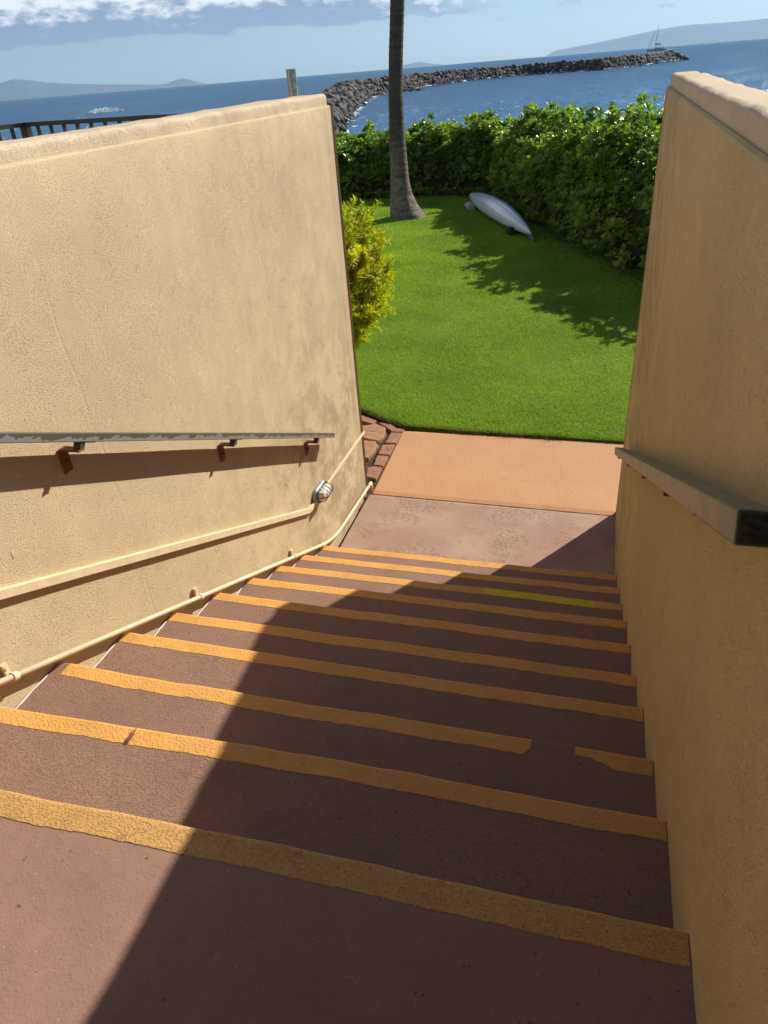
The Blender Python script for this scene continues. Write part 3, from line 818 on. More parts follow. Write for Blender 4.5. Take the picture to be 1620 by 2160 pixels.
for q in A_:
    m2 = MB(); m2.box((q.x, q.y, (1.85 + zr) / 2), (.095, .095, zr - 1.85)); m2.build('post', DARKG, fence)

# gauge board behind the wall
GAUGE = simple('gauge_grey_green', (.30, .36, .34), .85, 30, .6); GMARK = simple('gauge_white_paint', (.74, .76, .68), .85, 60, .6); TANB = simple('weathered_tan_timber', (.55, .42, .26), .75, 20, .8, .2, .002)
gt = ony(603, 146, 11.0); gw = ony(620, 146, 11.0)
gb = empty('gauge_board', (gt.x + .07, gt.y, 0), label='upright timber staff with a grey ruled gauge board showing above the left wall', cat='gauge board')
H = gt.z
dirn = Vector((gw.x - gt.x, 0, 0)).normalized(); W_ = .112; x0 = gt.x + .028; y0 = gt.y
m2 = MB(); m2.box((x0 - .012, y0 + .055, H / 2), (.035, .115, H)); bevel(m2.build('timber', TANB, gb), .003)
m2 = MB(); m2.box((x0 + W_ / 2, y0, H / 2 - .0), (W_, .012, H - .004)); pl_ = m2.build('board', GAUGE, gb)
m2 = MB(); yy = y0 - .0075
m2.box((x0 + .009, yy, H - .45), (.018, .003, .88))
m2.box((x0 + W_ - .005, yy, H - .55), (.009, .003, .70))
for i in range(34):
    zz = H - .24 - i * .021
    m2.box((x0 + .018 + (.012 if i % 3 == 0 else .006), yy - .0003, zz), ((.024 if i % 3 == 0 else .012), .003, .009))
# painted numerals down the right side, seven-segment brush strokes
def num(d, cx, cz, w=.030, h=.052, t=.0085):
    S_ = {'0': 'abcdef', '1': 'bc', '2': 'abged', '3': 'abgcd', '4': 'fgbc', '5': 'afgcd', '6': 'afgedc', '7': 'abc', '8': 'abcdefg', '9': 'abcdfg'}[d]
    for s_ in S_:
        if s_ in 'agd': m2.box((cx, yy - .0006, cz + {'a': h / 2, 'g': 0, 'd': -h / 2}[s_]), (w, .003, t))
        else: m2.box((cx + (w / 2 if s_ in 'bc' else -w / 2), yy - .0009, cz + (h / 4 if s_ in 'bf' else -h / 4)), (t, .003, h / 2))
for i, dgt in enumerate('9876543'): num(dgt, x0 + W_ - .030, H - .09 - i * .118)
m2.build('markings', GMARK, pl_)

# ------------------------------------------------------------------ foliage
LEAFT = np.array([[0, 0, 0], [.40, -.30, .05], [.80, -.46, .06], [1.0, 0, -.04], [.80, .46, .06], [.40, .30, .05]])   # x along, y across (x width), z lift
LEAFF = np.array([[0, 1, 2, 3], [0, 3, 4, 5]])


def leaves_mesh(name, base, ax, up, L, W, templ=LEAFT, fc=LEAFF):
    """base (n,3) ax (n,3) along, up (n,3), L,W (n)"""
    ax = ax / np.linalg.norm(ax, axis=1)[:, None]; sd_ = np.cross(ax, up); sd_ /= np.linalg.norm(sd_, axis=1)[:, None] + 1e-9; u = np.cross(sd_, ax)
    V = base[:, None] + templ[None, :, 0:1] * ax[:, None] * L[:, None, None] + templ[None, :, 1:2] * sd_[:, None] * W[:, None, None] + templ[None, :, 2:3] * u[:, None] * L[:, None, None]
    n = len(base); k = len(templ); F = (np.arange(n)[:, None, None] * k + fc[None]).reshape(-1, fc.shape[1])
    return npmesh(name, V.reshape(-1, 3), F)


def rosettes(cent, nrm, n_leaf, L0, W0, spread=(.15, 1.25)):
    n = len(cent); nrm = nrm / np.linalg.norm(nrm, axis=1)[:, None]
    t = rng.normal(size=(n, 3)); a = np.cross(nrm, t); a /= np.linalg.norm(a, axis=1)[:, None]; b = np.cross(nrm, a)
    size = rng.uniform(.7, 1.2, n); i = np.arange(n_leaf); phi = i * 2.39996
    tilt = np.linspace(spread[1], spread[0], n_leaf)[None, :] + rng.normal(0, .15, (n, n_leaf))   # from the axis
    ph = phi[None] + rng.uniform(0, 6.28, n)[:, None]
    d_ = (np.cos(ph) * np.sin(tilt))[..., None] * a[:, None] + (np.sin(ph) * np.sin(tilt))[..., None] * b[:, None] + np.cos(tilt)[..., None] * nrm[:, None]
    base = cent[:, None] + nrm[:, None] * (rng.uniform(-.02, .02, (n, n_leaf)) * L0 * 4)[..., None]
    up = nrm[:, None] + .0 * d_
    L_ = (size[:, None] * L0 * (.65 + .35 * (1 - i / n_leaf))[None] * rng.uniform(.8, 1.15, (n, n_leaf)))
    up = np.broadcast_to(nrm[:, None], d_.shape) + rng.normal(0, .15, d_.shape)
    return base.reshape(-1, 3), d_.reshape(-1, 3), up.reshape(-1, 3), L_.ravel(), (L_ * W0 / L0).ravel()


def poly_at(P, s_):
    P = np.array(P, float); seg = np.linalg.norm(np.diff(P, axis=0), axis=1); cum = np.concatenate([[0], np.cumsum(seg)])
    x = np.interp(s_, cum, P[:, 0]); y = np.interp(s_, cum, P[:, 1])
    e = .2; x2 = np.interp(s_ + e, cum, P[:, 0]); y2 = np.interp(s_ + e, cum, P[:, 1]); x1 = np.interp(s_ - e, cum, P[:, 0]); y1 = np.interp(s_ - e, cum, P[:, 1])
    t = np.stack([x2 - x1, y2 - y1], 1); t /= np.linalg.norm(t, axis=1)[:, None] + 1e-9
    return np.stack([x, y], 1), t, cum[-1]


HF = [(-13, 21.4), (-7, 21.6), (-4.6, 22.1), (-3.1, 21.4), (-2.1, 19.0), (-1.0, 16.6), (-.2, 14.5), (.85, 12.6), (2.0, 11.1), (3.6, 9.8), (6.5, 8.2)]
HH = {-13: 1.35, -7.5: 1.40, -6: 1.48, -4.6: 1.62, -3.1: 1.62, -2: 1.66, -1: 1.85, -.2: 1.92, 0.85: 1.96, 2.0: 2.03, 3.6: 2.15, 6.5: 2.2}
WW = {-13: 1.2, -4.6: .9, -3.1: .75, -2: .85, -1.0: 1.0, -.2: 1.35, .85: 1.8, 2.0: 1.9, 6.5: 1.6}
def wat(x): return np.interp(x, list(WW.keys()), list(WW.values()))
def hedge_surface(n, depth, rough=1.0):
    _, _, tot = poly_at(HF, np.array([0.]))
    s_ = rng.uniform(0, tot, n); th = rng.uniform(-.12, 1.02, n) * math.pi      # around the section: 0 front foot ... pi back
    c2, t, _ = poly_at(HF, s_); nrm2 = np.stack([-t[:, 1], t[:, 0]], 1)           # to the sea side
    hgt = np.interp(c2[:, 0], list(HH.keys()), list(HH.values()))
    W2 = wat(c2[:, 0])                                                           # half depth
    n1 = np.array([vn(a * .9, b * 1.1, 1) for a, b in zip(s_, th * 1.5)]); n2 = np.array([vn(a * 2.6, b * 3, 7) for a, b in zip(s_, th)])
    lump = 1 + rough * (.22 * n1 + .18 * n2)
    ct = np.cos(th); sn = np.sin(th)
    r = lump - depth
    off = (-np.sign(ct) * np.abs(ct) ** .8 * W2) * r; zz = hgt * (np.sign(sn) * np.abs(sn) ** .62) * r
    top = np.clip(sn, 0, 1) ** 2; zz = zz - top * 0 + 0
    p = c2 + nrm2 * (W2 + off - .05)[:, None]
    pos = np.column_stack([p, np.maximum(zz, .03)])
    nr = np.column_stack([nrm2 * (-ct)[:, None], sn * .9 + .15]); return pos, nr, s_


HLEAF = leaf('naupaka_leaf', [(.075, .135, .035), (.145, .24, .045), (.28, .38, .06), (.46, .52, .10)], .5, .30, .5, 1.2)
TWIG = simple('hedge_twig', (.16, .12, .085), .6, 30)
hedge = empty('hedge', (-2, 19.5, 0), label='long dense green hedge of glossy broad leaves between lawn and sea', cat='hedge')
pos, nr, s_ = hedge_surface(24000, rng.uniform(0, .10, 24000)); pos += rng.normal(0, .04, pos.shape); pos[:, 2] = np.maximum(pos[:, 2], .10)
# thin out the shaded foot of the front so twigs show
k = (pos[:, 2] > .45) | (rng.random(len(pos)) < .30); pos, nr = pos[k], nr[k]
up_ = nr / np.linalg.norm(nr, axis=1)[:, None] * .6 + np.array([0, 0, .9]) + rng.normal(0, .35, pos.shape)
b1 = rosettes(pos, up_, 9, .14, .078)
pos, nr, s_ = hedge_surface(11000, rng.uniform(.08, .30, 11000)); k = (pos[:, 2] > .5) | (rng.random(len(pos)) < .35); pos, nr = pos[k], nr[k]
b2 = rosettes(pos, nr * .6 + np.array([0, 0, .8]) + rng.normal(0, .5, pos.shape), 7, .11, .054)
# sprays of leaves that stand out of the front face and catch the sun
pos, nr, s_ = hedge_surface(9000, np.full(9000, -.06)); k = np.array([vn(a * 1.6, b * 1.6, c * 2.0) > .14 for a, b, c in pos]) & (pos[:, 2] > .5); pos, nr = pos[k], nr[k]
pos = pos + nr / np.linalg.norm(nr, axis=1)[:, None] * rng.uniform(.0, .22, len(pos))[:, None]
b4 = rosettes(pos, nr * .5 + np.array([0, 0, .9]) + rng.normal(0, .3, pos.shape), 9, .15, .085)
# shoots standing proud of the top
pos, nr, s_ = hedge_surface(1500, np.zeros(1500)); k = nr[:, 2] > .9; pos = pos[k]; pos[:, 2] += rng.uniform(.0, .16, len(pos)) * (1 + 1.2 * np.array([max(0, vn(a * 1.7, b * 1.7)) for a, b in pos[:, :2]]))
b3 = rosettes(pos, np.tile([0, 0, 1.], (len(pos), 1)) + rng.normal(0, .25, pos.shape), 8, .095, .042, (.1, 1.0))
bb = [np.concatenate(q) for q in zip(b1, b2, b3, b4)]
link('foliage', leaves_mesh('foliage', *bb), HLEAF, hedge)
mb = MB()
for i in range(200):
    ps, nr, _ = None, None, None
    _, _, tot = poly_at(HF, np.array([0.])); s0 = rng.uniform(3, tot - 3); c2, t, _ = poly_at(HF, np.array([s0])); nn_ = np.array([-t[0, 1], t[0, 0]])
    off = rng.uniform(.30, 1.3); b = np.array([*(c2[0] + nn_ * off), 0]); h = rng.uniform(.7, 1.4)
    d_ = np.array([*(-nn_ * rng.uniform(-.1, .55) + t[0] * rng.normal(0, .8)), h * .7]); m_ = b + d_ * .5 + rng.normal(0, .08, 3)
    mb.tube([b, m_, b + d_], [.010, .007, .004], 5, cap=False)
mb.build('stems', TWIG, hedge)
# dark solid core added to stop see-through and make the hedge shadow solid
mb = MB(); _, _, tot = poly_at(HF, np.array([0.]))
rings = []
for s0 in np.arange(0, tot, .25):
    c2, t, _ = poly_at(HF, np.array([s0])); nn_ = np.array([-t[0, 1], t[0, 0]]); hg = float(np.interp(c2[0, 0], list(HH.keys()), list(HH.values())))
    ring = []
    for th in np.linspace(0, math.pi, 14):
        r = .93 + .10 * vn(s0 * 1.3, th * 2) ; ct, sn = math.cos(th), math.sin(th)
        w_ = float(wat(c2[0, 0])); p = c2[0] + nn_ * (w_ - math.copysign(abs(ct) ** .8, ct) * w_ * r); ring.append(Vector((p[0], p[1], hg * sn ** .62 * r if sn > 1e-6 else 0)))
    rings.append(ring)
mb.loft(rings); mb.build('inner_blocker', simple('dark_core', (.05, .045, .025), .5, 12, .95, .1, .05, 14), hedge)
# leaf litter at the hedge foot
n = 9000; _, _, tot = poly_at(HF, np.array([0.])); s_ = rng.uniform(2, tot, n); c2, t, _ = poly_at(HF, s_); nn_ = np.stack([-t[:, 1], t[:, 0]], 1)
p = c2 + nn_ * rng.normal(.05, .28, n)[:, None]; base = np.column_stack([p, .035 + rng.uniform(0, .02, n)]); dd_ = rng.normal(size=(n, 3)) * [1, 1, .25]
link('leaf_litter', leaves_mesh('leaf_litter', base, dd_, np.tile([0, 0, 1.], (n, 1)), rng.uniform(.03, .07, n), rng.uniform(.02, .035, n)),
     leaf('litter', [(.05, .04, .02), (.12, .08, .045), (.22, .15, .09), (.08, .10, .03)], .1, .8, .1), kind='stuff', label='brown leaf litter along the foot of the hedge', cat='leaf litter')

# sapling sticking out of the hedge with drooping leaves
sp = ony(1252, 222, 16.0); spr = empty('sapling', (sp.x, sp.y, 0), label='young tree with drooping broad leaves poking above the hedge right of the palm', cat='sapling')
mb = MB(); tp = Vector((sp.x, sp.y, sp.z)); mb.tube([(sp.x + .05, sp.y + .3, 0), (sp.x, sp.y + .1, 1.2), tp], [.025, .02, .008], 6); mb.build('trunk', TWIG, spr)
n = 90; base = np.column_stack([rng.normal(sp.x, .08, n), rng.normal(sp.y, .08, n), sp.z + rng.uniform(-.38, .02, n)])
dd_ = np.column_stack([rng.normal(0, .7, n), rng.normal(0, .7, n), rng.uniform(-1.2, .1, n)])
link('crown', leaves_mesh('crown', base, dd_, dd_ * [1, 1, 0] + [0, 0, .6], rng.uniform(.10, .17, n), rng.uniform(.07, .11, n)),
     leaf('sapling_leaf', [(.06, .14, .015), (.14, .26, .02), (.26, .40, .03)], .5, .4, .4), spr)
sp = ony(1338, 225, 15.6); spr = empty('shrub', (sp.x, sp.y, 0), label='feathery small-leaved shrub rising above the hedge beside the right wall', cat='shrub')
mb = MB(); n = 500; cs = []
for i in range(9):
    tp = Vector((sp.x + rng.normal(0, .16), sp.y + rng.normal(0, .2), sp.z - rng.uniform(0, .3))); b0 = Vector((sp.x + rng.normal(0, .1), sp.y + .2, .1))
    mb.tube([b0, b0.lerp(tp, .6) + Vector((rng.normal(0, .05), 0, 0)), tp], [.012, .008, .003], 5)
    for t_ in np.linspace(.68, 1.0, 60): cs.append(np.array(b0.lerp(tp, t_)) + rng.normal(0, .025, 3))
mb.build('stems', TWIG, spr); cs = np.array(cs); n = len(cs)
link('foliage', leaves_mesh('foliage', cs, rng.normal(0, .7, (n, 3)) + [0, 0, .7], np.tile([0, 0, 1.], (n, 1)) + rng.normal(0, .3, (n, 3)), rng.uniform(.05, .09, n), rng.uniform(.018, .03, n)),
     leaf('shrub_leaf', [(.07, .15, .02), (.14, .25, .03), (.26, .36, .06)], .4, .4, .4), spr)

# golden bush by the end of the left wall
bc = Vector((-3.12, 8.05, 0)); gold = empty('golden_shrub', (bc.x, bc.y, 0), label='rounded shrub of narrow golden yellow leaves at the end of the left wall', cat='shrub')
mb = MB(); tips = []
for i in range(330):
    a = rng.uniform(0, 6.28); e = math.asin(rng.uniform(-.95, 1)); r = .77 * (1 + .14 * vn(math.cos(a) * 1.5, math.sin(a) * 1.5, e * 2))
    tp = bc + Vector((math.cos(a) * math.cos(e) * r, math.sin(a) * math.cos(e) * r, 1.18 + math.sin(e) * r * 1.02))
    b0 = bc + Vector((rng.normal(0, .05), rng.normal(0, .05), .05)); md = b0.lerp(tp, .5) + Vector((rng.normal(0, .06), rng.normal(0, .06), .12))
    mb.tube([b0, md, tp], [.010, .007, .0025], 5, cap=False); tips.append((np.array(md), np.array(tp)))
mb.build('stems', TWIG, gold)
bs, ds, ls = [], [], []
for md, tp in tips:
    ax = tp - md; ax /= np.linalg.norm(ax)
    for j in range(4):     # side twigs
        t0 = rng.uniform(.35, .95); q0 = md + (tp - md) * t0; sdv = ax + rng.normal(0, .55, 3); sdv /= np.linalg.norm(sdv); ll = rng.uniform(.16, .30)
        n = 60; t_ = rng.uniform(0, 1, n); bp = q0 + sdv * ll * t_[:, None]; dv = sdv * 1.1 + rng.normal(0, .75, (n, 3)) + [0, 0, .15]
        bs.append(bp); ds.append(dv); ls.append(rng.uniform(.045, .10, n) * (1.15 - .4 * t_))
bs, ds, ls = map(np.concatenate, (bs, ds, ls))
NLT = np.array([[0, 0, 0], [.5, -.5, .03], [1, 0, -.03], [.5, .5, .03]]); NLF = np.array([[0, 1, 2, 3]])
dist = np.linalg.norm(bs - np.array([bc.x, bc.y, 1.18]), axis=1)
me = leaves_mesh('foliage', bs, ds, rng.normal(0, .4, bs.shape) + [0, 0, 1], ls, np.full(len(ls), .014), NLT, NLF)
# leaves further out are yellow, those nearer the centre darker and greener
link('foliage', me, [leaf('golden_leaf', [(.34, .42, .012), (.52, .54, .012), (.70, .66, .018), (.84, .78, .05)], .45, .4, .4, 3),
                     leaf('inner_golden_leaf', [(.16, .22, .012), (.34, .36, .02), (.52, .46, .03), (.66, .54, .06)], .3, .5, .3, 3)], gold)
me.polygons.foreach_set('material_index', ((dist + rng.normal(0, .10, len(dist))) < .74).astype(np.int32))

# ------------------------------------------------------------------ palm
def palm_mat():
    m = Mat('palm_bark', .85, .2)
    a = m.noise(7, 5, .6); xyz = m.sep()
    c = m.mix(m.rng(a, .3, .7), (.24, .205, .165), (.15, .125, .10))
    rg = m.noise(1.0, 4, .6, m.mapped((1.5, 1.5, 14)))
    c = m.mix(m.rng(rg, .48, .60, 0, .75), c, (.085, .065, .05))
    upz = m.rng(xyz[2], .6, 2.4)
    c = m.mix(m.math('MULTIPLY', upz, .8), c, (.060, .050, .045))
    pit = m.rng(m.noise(1.0, 2, .5, m.mapped((20, 20, 9))), .64, .68)
    c = m.mix(m.math('MULTIPLY', pit, .9), c, (.03, .022, .016))
    m.color(c); m.bump(m.noise(1.0, 4, .6, m.mapped((3, 3, 16))), .03); m.bump(m.noise(1.0, 4, .6, m.mapped((24, 24, 5))), .012); return m.m


palm = empty('palm_tree', (-4.78, 18.6, 0), label='tall leaning coconut palm with swollen foot standing on the lawn', cat='palm')
prof = [(0.0, -4.745, .47), (.06, -4.75, .44), (.16, -4.79, .40), (.30, -4.84, .345), (.55, -4.885, .275), (.85, -4.90, .235), (1.2, -4.905, .210), (1.8, -4.915, .185), (2.7, -4.895, .165), (3.6, -4.83, .160), (4.5, -4.74, .156), (5.6, -4.62, .150), (7, -4.42, .142), (8.6, -4.1, .135), (10.2, -3.7, .13)]
zz_ = [p[0] for p in prof]
rings = []; z = 0; k = 0
while z < 10.2:
    x = np.interp(z, zz_, [p[1] for p in prof]); r = np.interp(z, zz_, [p[2] for p in prof]) * (1 + (.030 if k % 4 == 0 else 0.0) * (1 if z > 1 else .2))
    rings.append([Vector((x + r * math.cos(a) * (1 + .05 * vn(math.cos(a) * 2, math.sin(a) * 2, z * 1.5)), 18.6 + r * math.sin(a) * (1 + .05 * vn(math.cos(a) * 2, math.sin(a) * 2, z * 1.5 + 9)), z - .02 + .0 * k)) for a in [2 * math.pi * i / 28 for i in range(28)]])
    z += .035; k += 1
mb = MB(); mb.loft(rings); mb.build('trunk', palm_mat(), palm, smooth=True)
FROND = leaf('palm_frond', [(.05, .11, .015), (.09, .17, .02), (.15, .23, .03)], .3, .4, .4)
top = Vector((-3.7, 18.6, 10.2)); mb = MB(); bs, ds, ls = [], [], []
for i in range(18):
    a = i * 2.4; e0 = .9 - .09 * i; Lf = 3.6; p = top.copy(); pts = [p.copy()]
    dir_ = Vector((math.cos(a) * math.cos(e0), math.sin(a) * math.cos(e0), math.sin(e0)))
    for j in range(12):
        p = p + dir_ * Lf / 12; dir_ = (dir_ + Vector((0, 0, -.11))).normalized(); pts.append(p.copy())
    mb.tube(pts, [.03 - .002 * j for j in range(13)], 5)
    sdv = Vector((-math.sin(a), math.cos(a), 0))
    for j in range(90):
        t_ = 1.5 + j / 90 * 10.4; q0 = pts[int(t_)].lerp(pts[min(12, int(t_) + 1)], t_ % 1)
        for sg in (-1, 1):
            bs.append(q0); ds.append(sdv * sg + (pts[12] - pts[0]).normalized() * .5 + Vector((0, 0, -.45))); ls.append(.75 * math.sin(math.pi * (.12 + .8 * j / 90)))
mb.build('frond_ribs', TWIG, palm)
link('crown', leaves_mesh('crown', np.array(bs), np.array(ds), np.tile([0, 0, 1.], (len(bs), 1)), np.array(ls), np.full(len(ls), .045), NLT, NLF), FROND, palm)

# ------------------------------------------------------------------ kayak
def kayak():
    a = onz(992, 415, .16); b = onz(1121, 497, .13)
    a = Vector((a.x, a.y, .16)); b = Vector((b.x, b.y, .13)); L_ = (b - a).length; t = (b - a).normalized()
    root = empty('kayak', tuple((a + b) / 2), label='long white kayak lying upturned on the grass against the hedge', cat='kayak')
    side = Vector((-t.y, t.x, 0)).normalized()      # towards the hedge or the lawn
    if side.x < 0: side = -side
    roll = R_(24)                                   # leans so the hull faces the lawn
    s2 = side * math.cos(roll) + Vector((0, 0, 1)) * math.sin(roll); u2 = Vector((0, 0, 1)) * math.cos(roll) - side * math.sin(roll)
    rings = []; deck = []
    for i in range(49):
        t_ = i / 48; w = .235 * max(0, math.sin(math.pi * t_ ** .95)) ** .72 + .004; h = .21 * max(0, math.sin(math.pi * t_)) ** .5 + .02
        c = a.lerp(b, t_) + Vector((0, 0, .02 + .05 * math.sin(math.pi * t_)))
        ring = []
        for k in range(17):
            q = math.pi * k / 16
            cx = -math.cos(q); sx = math.sin(q)
            ring.append(c + s2 * w * math.copysign(abs(cx) ** .8, cx) + u2 * h * sx ** .8)
        for k in range(1, 6):
            q = math.pi * k / 6; ring.append(c + s2 * w * math.cos(q) - u2 * .07 * math.sin(q) * min(1, w / .2))
        rings.append(ring)
    mb = MB(); mb.loft(rings); mb.build('hull', HULL, root, smooth=True)
    # dark worn patch along the chine and a pair of strap marks
    mb = MB(); f = lambda t_, k, off: rings[int(t_ * 48)][k] + (rings[int(t_ * 48)][k] - (a.lerp(b, t_))).normalized() * off
    for t0, t1, k0, k1 in ((.33, .55, 10, 12),):
        for i in range(int(t0 * 48), int(t1 * 48)):
            v = [f(i / 48 + .001, k0, .003), f(i / 48 + .001, k1, .003), f((i + 1) / 48 + .001, k1, .003), f((i + 1) / 48 + .001, k0, .003)]
            mb.add(v, [(0, 1, 2, 3)])
    mb.build('scuffed_patch', simple('scuff_grey', (.16, .20, .24), .6, 20, .3, .5), root)
    mb = MB(); mb.tube([f(i0 / 48 + .001, 8, .002) for i0 in range(3, 46)], .006, 5); mb.build('keel_strip', simple('keel_strip_white', (.42, .45, .48)), root)
    mb = MB(); c = b - t * .18; mb.add([c + u2 * .02 + s2 * .01, c + t * .34 + u2 * -.02, c + t * .36 + Vector((0, 0, -.10)), c + t * .05 + Vector((0, 0, -.06))], [(0, 1, 2, 3)])
    o = mb.build('rudder', simple('rudder_grey', (.10, .12, .13)), root); o.modifiers.new('t', 'SOLIDIFY').thickness = .012
    # support block under the near end
    q = b - t * .95; m3 = MB(); rot = Matrix.Rotation(.5, 3, 'Z'); m3.box((q.x - .05, q.y - .1, .09), (.34, .2, .16), rot)
    o = m3.build('support_block', simple('dark_foam', (.03, .035, .035), .7, 20, .9), label='dark block propping the near end of the white kayak', cat='block'); bevel(o, .03, 3)
    # pale log behind the far end
    q = onz(984, 431, .09); e = onz(1003, 438, .12); m3 = MB()
    d_ = Vector((e.x - q.x, e.y - q.y, 0)); d_.normalize()
    m3.tube([q - d_ * .06, q, q + d_ * .05, q + d_ * .13, q + d_ * .22, q + d_ * .5], [.035, .045, .045, .075, .09, .09], 16)
    m3.build('float_buoy', simple('pale_buoy', (.42, .37, .33), .85, 15, .6), label='pale bottle-shaped float lying at the far tip of the kayak', cat='float', smooth=False)


kayak()

# ------------------------------------------------------------------ breakwater
def rock_mesh(i):
    bm = bmesh.new(); bmesh.ops.create_icosphere(bm, subdivisions=2, radius=.5); r = random.Random(i)
    sx, sy, sz = r.uniform(.9, 1.35), r.uniform(.8, 1.1), r.uniform(.6, .95)
    planes = [Vector((r.gauss(0, 1), r.gauss(0, 1), r.gauss(0, 1))).normalized() for _ in range(9)]
    for v in bm.verts:
        for p in planes:
            dd = v.co.dot(p)
            if dd > .34: v.co -= p * (dd - .34)
        v.co *= 1 + .10 * vn(v.co.x * 4 + i, v.co.y * 4, v.co.z * 4)
        v.co = Vector((v.co.x * sx, v.co.y * sy, v.co.z * sz)) * 1.15
    me = bpy.data.meshes.new('rock'); bm.to_mesh(me); bm.free(); return me


def rock_mat():
    m = Mat('basalt', .8, .3); g = m.N.new('ShaderNodeObjectInfo'); gi = m.N.new('ShaderNodeNewGeometry')
    w = m.tc.outputs['Object']; n = m.noise(2.2, 5, .65)
    pz = m.sep(gi.outputs['Position'])[2]
    big = m.noise(.55, 3, .6, gi.outputs['Position'])
    c = m.mix(m.rng(n, .3, .7), (.022, .020, .020), (.048, .042, .040))
    c = m.mix(m.rng(big, .45, .7), c, (.085, .075, .070))
    c = m.mix(m.rng(gi.outputs['Random Per Island'], .55, 1.0, 0, .7), c, (.12, .108, .10))
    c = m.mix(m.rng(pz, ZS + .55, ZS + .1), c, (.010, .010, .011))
    m.color(c); m.bump(n, .12); return m.m


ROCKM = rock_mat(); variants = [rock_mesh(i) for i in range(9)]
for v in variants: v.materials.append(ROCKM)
wl = [(715, 290), (716, 274), (735, 249), (745, 233), (767, 217), (789, 203), (817, 197), (860, 190), (899, 182), (946, 176), (1009, 168), (1104, 158.5), (1276, 147), (1360, 137.5), (1437, 127)]
WL = [onz(x, y, ZS) for x, y in wl]; WL = [(WL[0].x + 1.5, WL[0].y - 22)] + [(p.x, p.y) for p in WL]
_, _, TOT = poly_at(WL, np.array([0.]))
rocks = []
CZ = 1.35
s0 = 0.
def WF(s_): return min(1., max(0., (s_ - 40) / 90.))
def bw_frame(s_):
    c, t, _ = poly_at(WL, np.array([s_])); # smooth tangent
    c1, _, _ = poly_at(WL, np.array([max(0, s_ - 7)])); c2, _, _ = poly_at(WL, np.array([min(TOT, s_ + 7)])); t = c2[0] - c1[0]; t /= np.linalg.norm(t)
    return c[0], t, np.array([-t[1], t[0]])
for row, (off, zc, sz, sp) in enumerate([(-.2, ZS - .05, .95, .75), (.7, ZS + .35, 1.1, .95), (1.7, ZS + .95, 1.45, 1.25), (2.9, ZS + 1.6, 1.7, 1.45), (4.0, CZ - .45, 1.75, 1.5), (5.5, CZ - .5, 1.7, 1.5), (7.2, CZ - .7, 1.7, 1.7), (8.8, CZ - 1.6, 1.7, 1.8)]):
    s_ = random.uniform(0, 1)
    while s_ < TOT:
        c, t, nn_ = bw_frame(s_); scale = sz * .88 * random.uniform(.65, 1.35)
        if s_ > TOT - 6: zq = ZS + (zc - ZS) * (1 if row > 1 else .9)
        wf = WF(s_); k_ = .55 + .45 * wf; scale *= (.75 + .25 * wf)
        if row > 5 and wf < .6:
            s_ += sp; continue
        p = c + nn_ * (off * k_ * (.75 if wf < .3 else 1) + random.gauss(0, .18)); zk = ZS + (zc - ZS) * (.72 + .28 * wf); rocks.append((p[0], p[1], zk + random.gauss(0, .14) , scale, row, s_)); s_ += sp * random.uniform(.8, 1.15) * (scale / sz) ** .5
# rounded head of the breakwater
c, t, nn_ = bw_frame(TOT)
for i in range(90):
    a = random.uniform(-.5, 1) * math.pi * .5; r = random.uniform(.5, 6.5); rocks.append((c[0] + nn_[0] * 4.5 + (t[0] * math.cos(a) - nn_[0] * math.sin(a)) * r, c[1] + nn_[1] * 4.5 + (t[1] * math.cos(a) - nn_[1] * math.sin(a)) * r, CZ + .15 - r / 6.5 * 3.0 + random.gauss(0, .1), random.uniform(1.3, 2.1), 3, TOT))
for i in range(26):  # small spit of fallen stones on the harbour side
    q = onz(random.uniform(845, 892), 190.5 + random.gauss(0, 1.1), ZS); rocks.append((q.x, q.y, ZS + .05, random.uniform(.6, 1.3), 0, 0))
rocks_r = sorted(rocks, key=lambda r: math.hypot(r[0], r[1]) / r[3] * (1 if r[4] < 6 else 3))
ROCKCAT = dict(cat='boulder', group='armour boulders of the breakwater')
for i, (x, y, z, s_, row, ss) in enumerate(rocks_r[:300]):
    o = bpy.data.objects.new('boulder', variants[i % 9]); COL.objects.link(o); o.location = (x, y, z); o.scale = (s_, s_, s_)
    o.rotation_euler = (random.uniform(-.5, .5), random.uniform(-.5, .5), random.uniform(0, 6.28))
    tag(o, label='dark basalt boulder piled in the near stretch of the curving breakwater', **ROCKCAT)
VV, FF = [], []; base_i = 0
for i, (x, y, z, s_, row, ss) in enumerate(rocks_r[300:]):
    me = variants[i % 9]; co = np.empty(len(me.vertices) * 3); me.vertices.foreach_get('co', co); co = co.reshape(-1, 3)
    fi = np.empty(len(me.polygons) * 3, dtype=int); me.polygons.foreach_get('vertices', fi)
    Rm = np.array(Matrix.Rotation(random.uniform(0, 6.28), 3, 'Z') @ Matrix.Rotation(random.uniform(-.5, .5), 3, 'X'))
    VV.append((co * s_) @ Rm.T + [x, y, z]); FF.append(fi.reshape(-1, 3) + base_i); base_i += len(co)
link('breakwater_boulders', npmesh('breakwater_boulders', np.concatenate(VV), np.concatenate(FF)), ROCKM, kind='stuff', label='distant mass of dark boulders of the long breakwater', cat='boulders')
mb = MB(); rings = []
for s_ in np.arange(0, TOT, 3.):
    c, t, nn_ = bw_frame(s_); ring = []
    for off, z in ((.3, ZS - 1), (.6, ZS + .1), (2.2, ZS + 1.1), (4.2, CZ - .75), (7.0, CZ - .85), (9.5, ZS), (10, ZS - 1)): k_ = .5 + .5 * WF(s_); ring.append(Vector((*(c + nn_ * off * k_), ZS + (z - ZS) * (.6 + .4 * WF(s_)) + .1 * vn(s_, off))))
    rings.append(ring)
mb.loft(rings); mb.build('breakwater_core', ROCKM, label='packed stone core of the long curving breakwater', cat='breakwater')

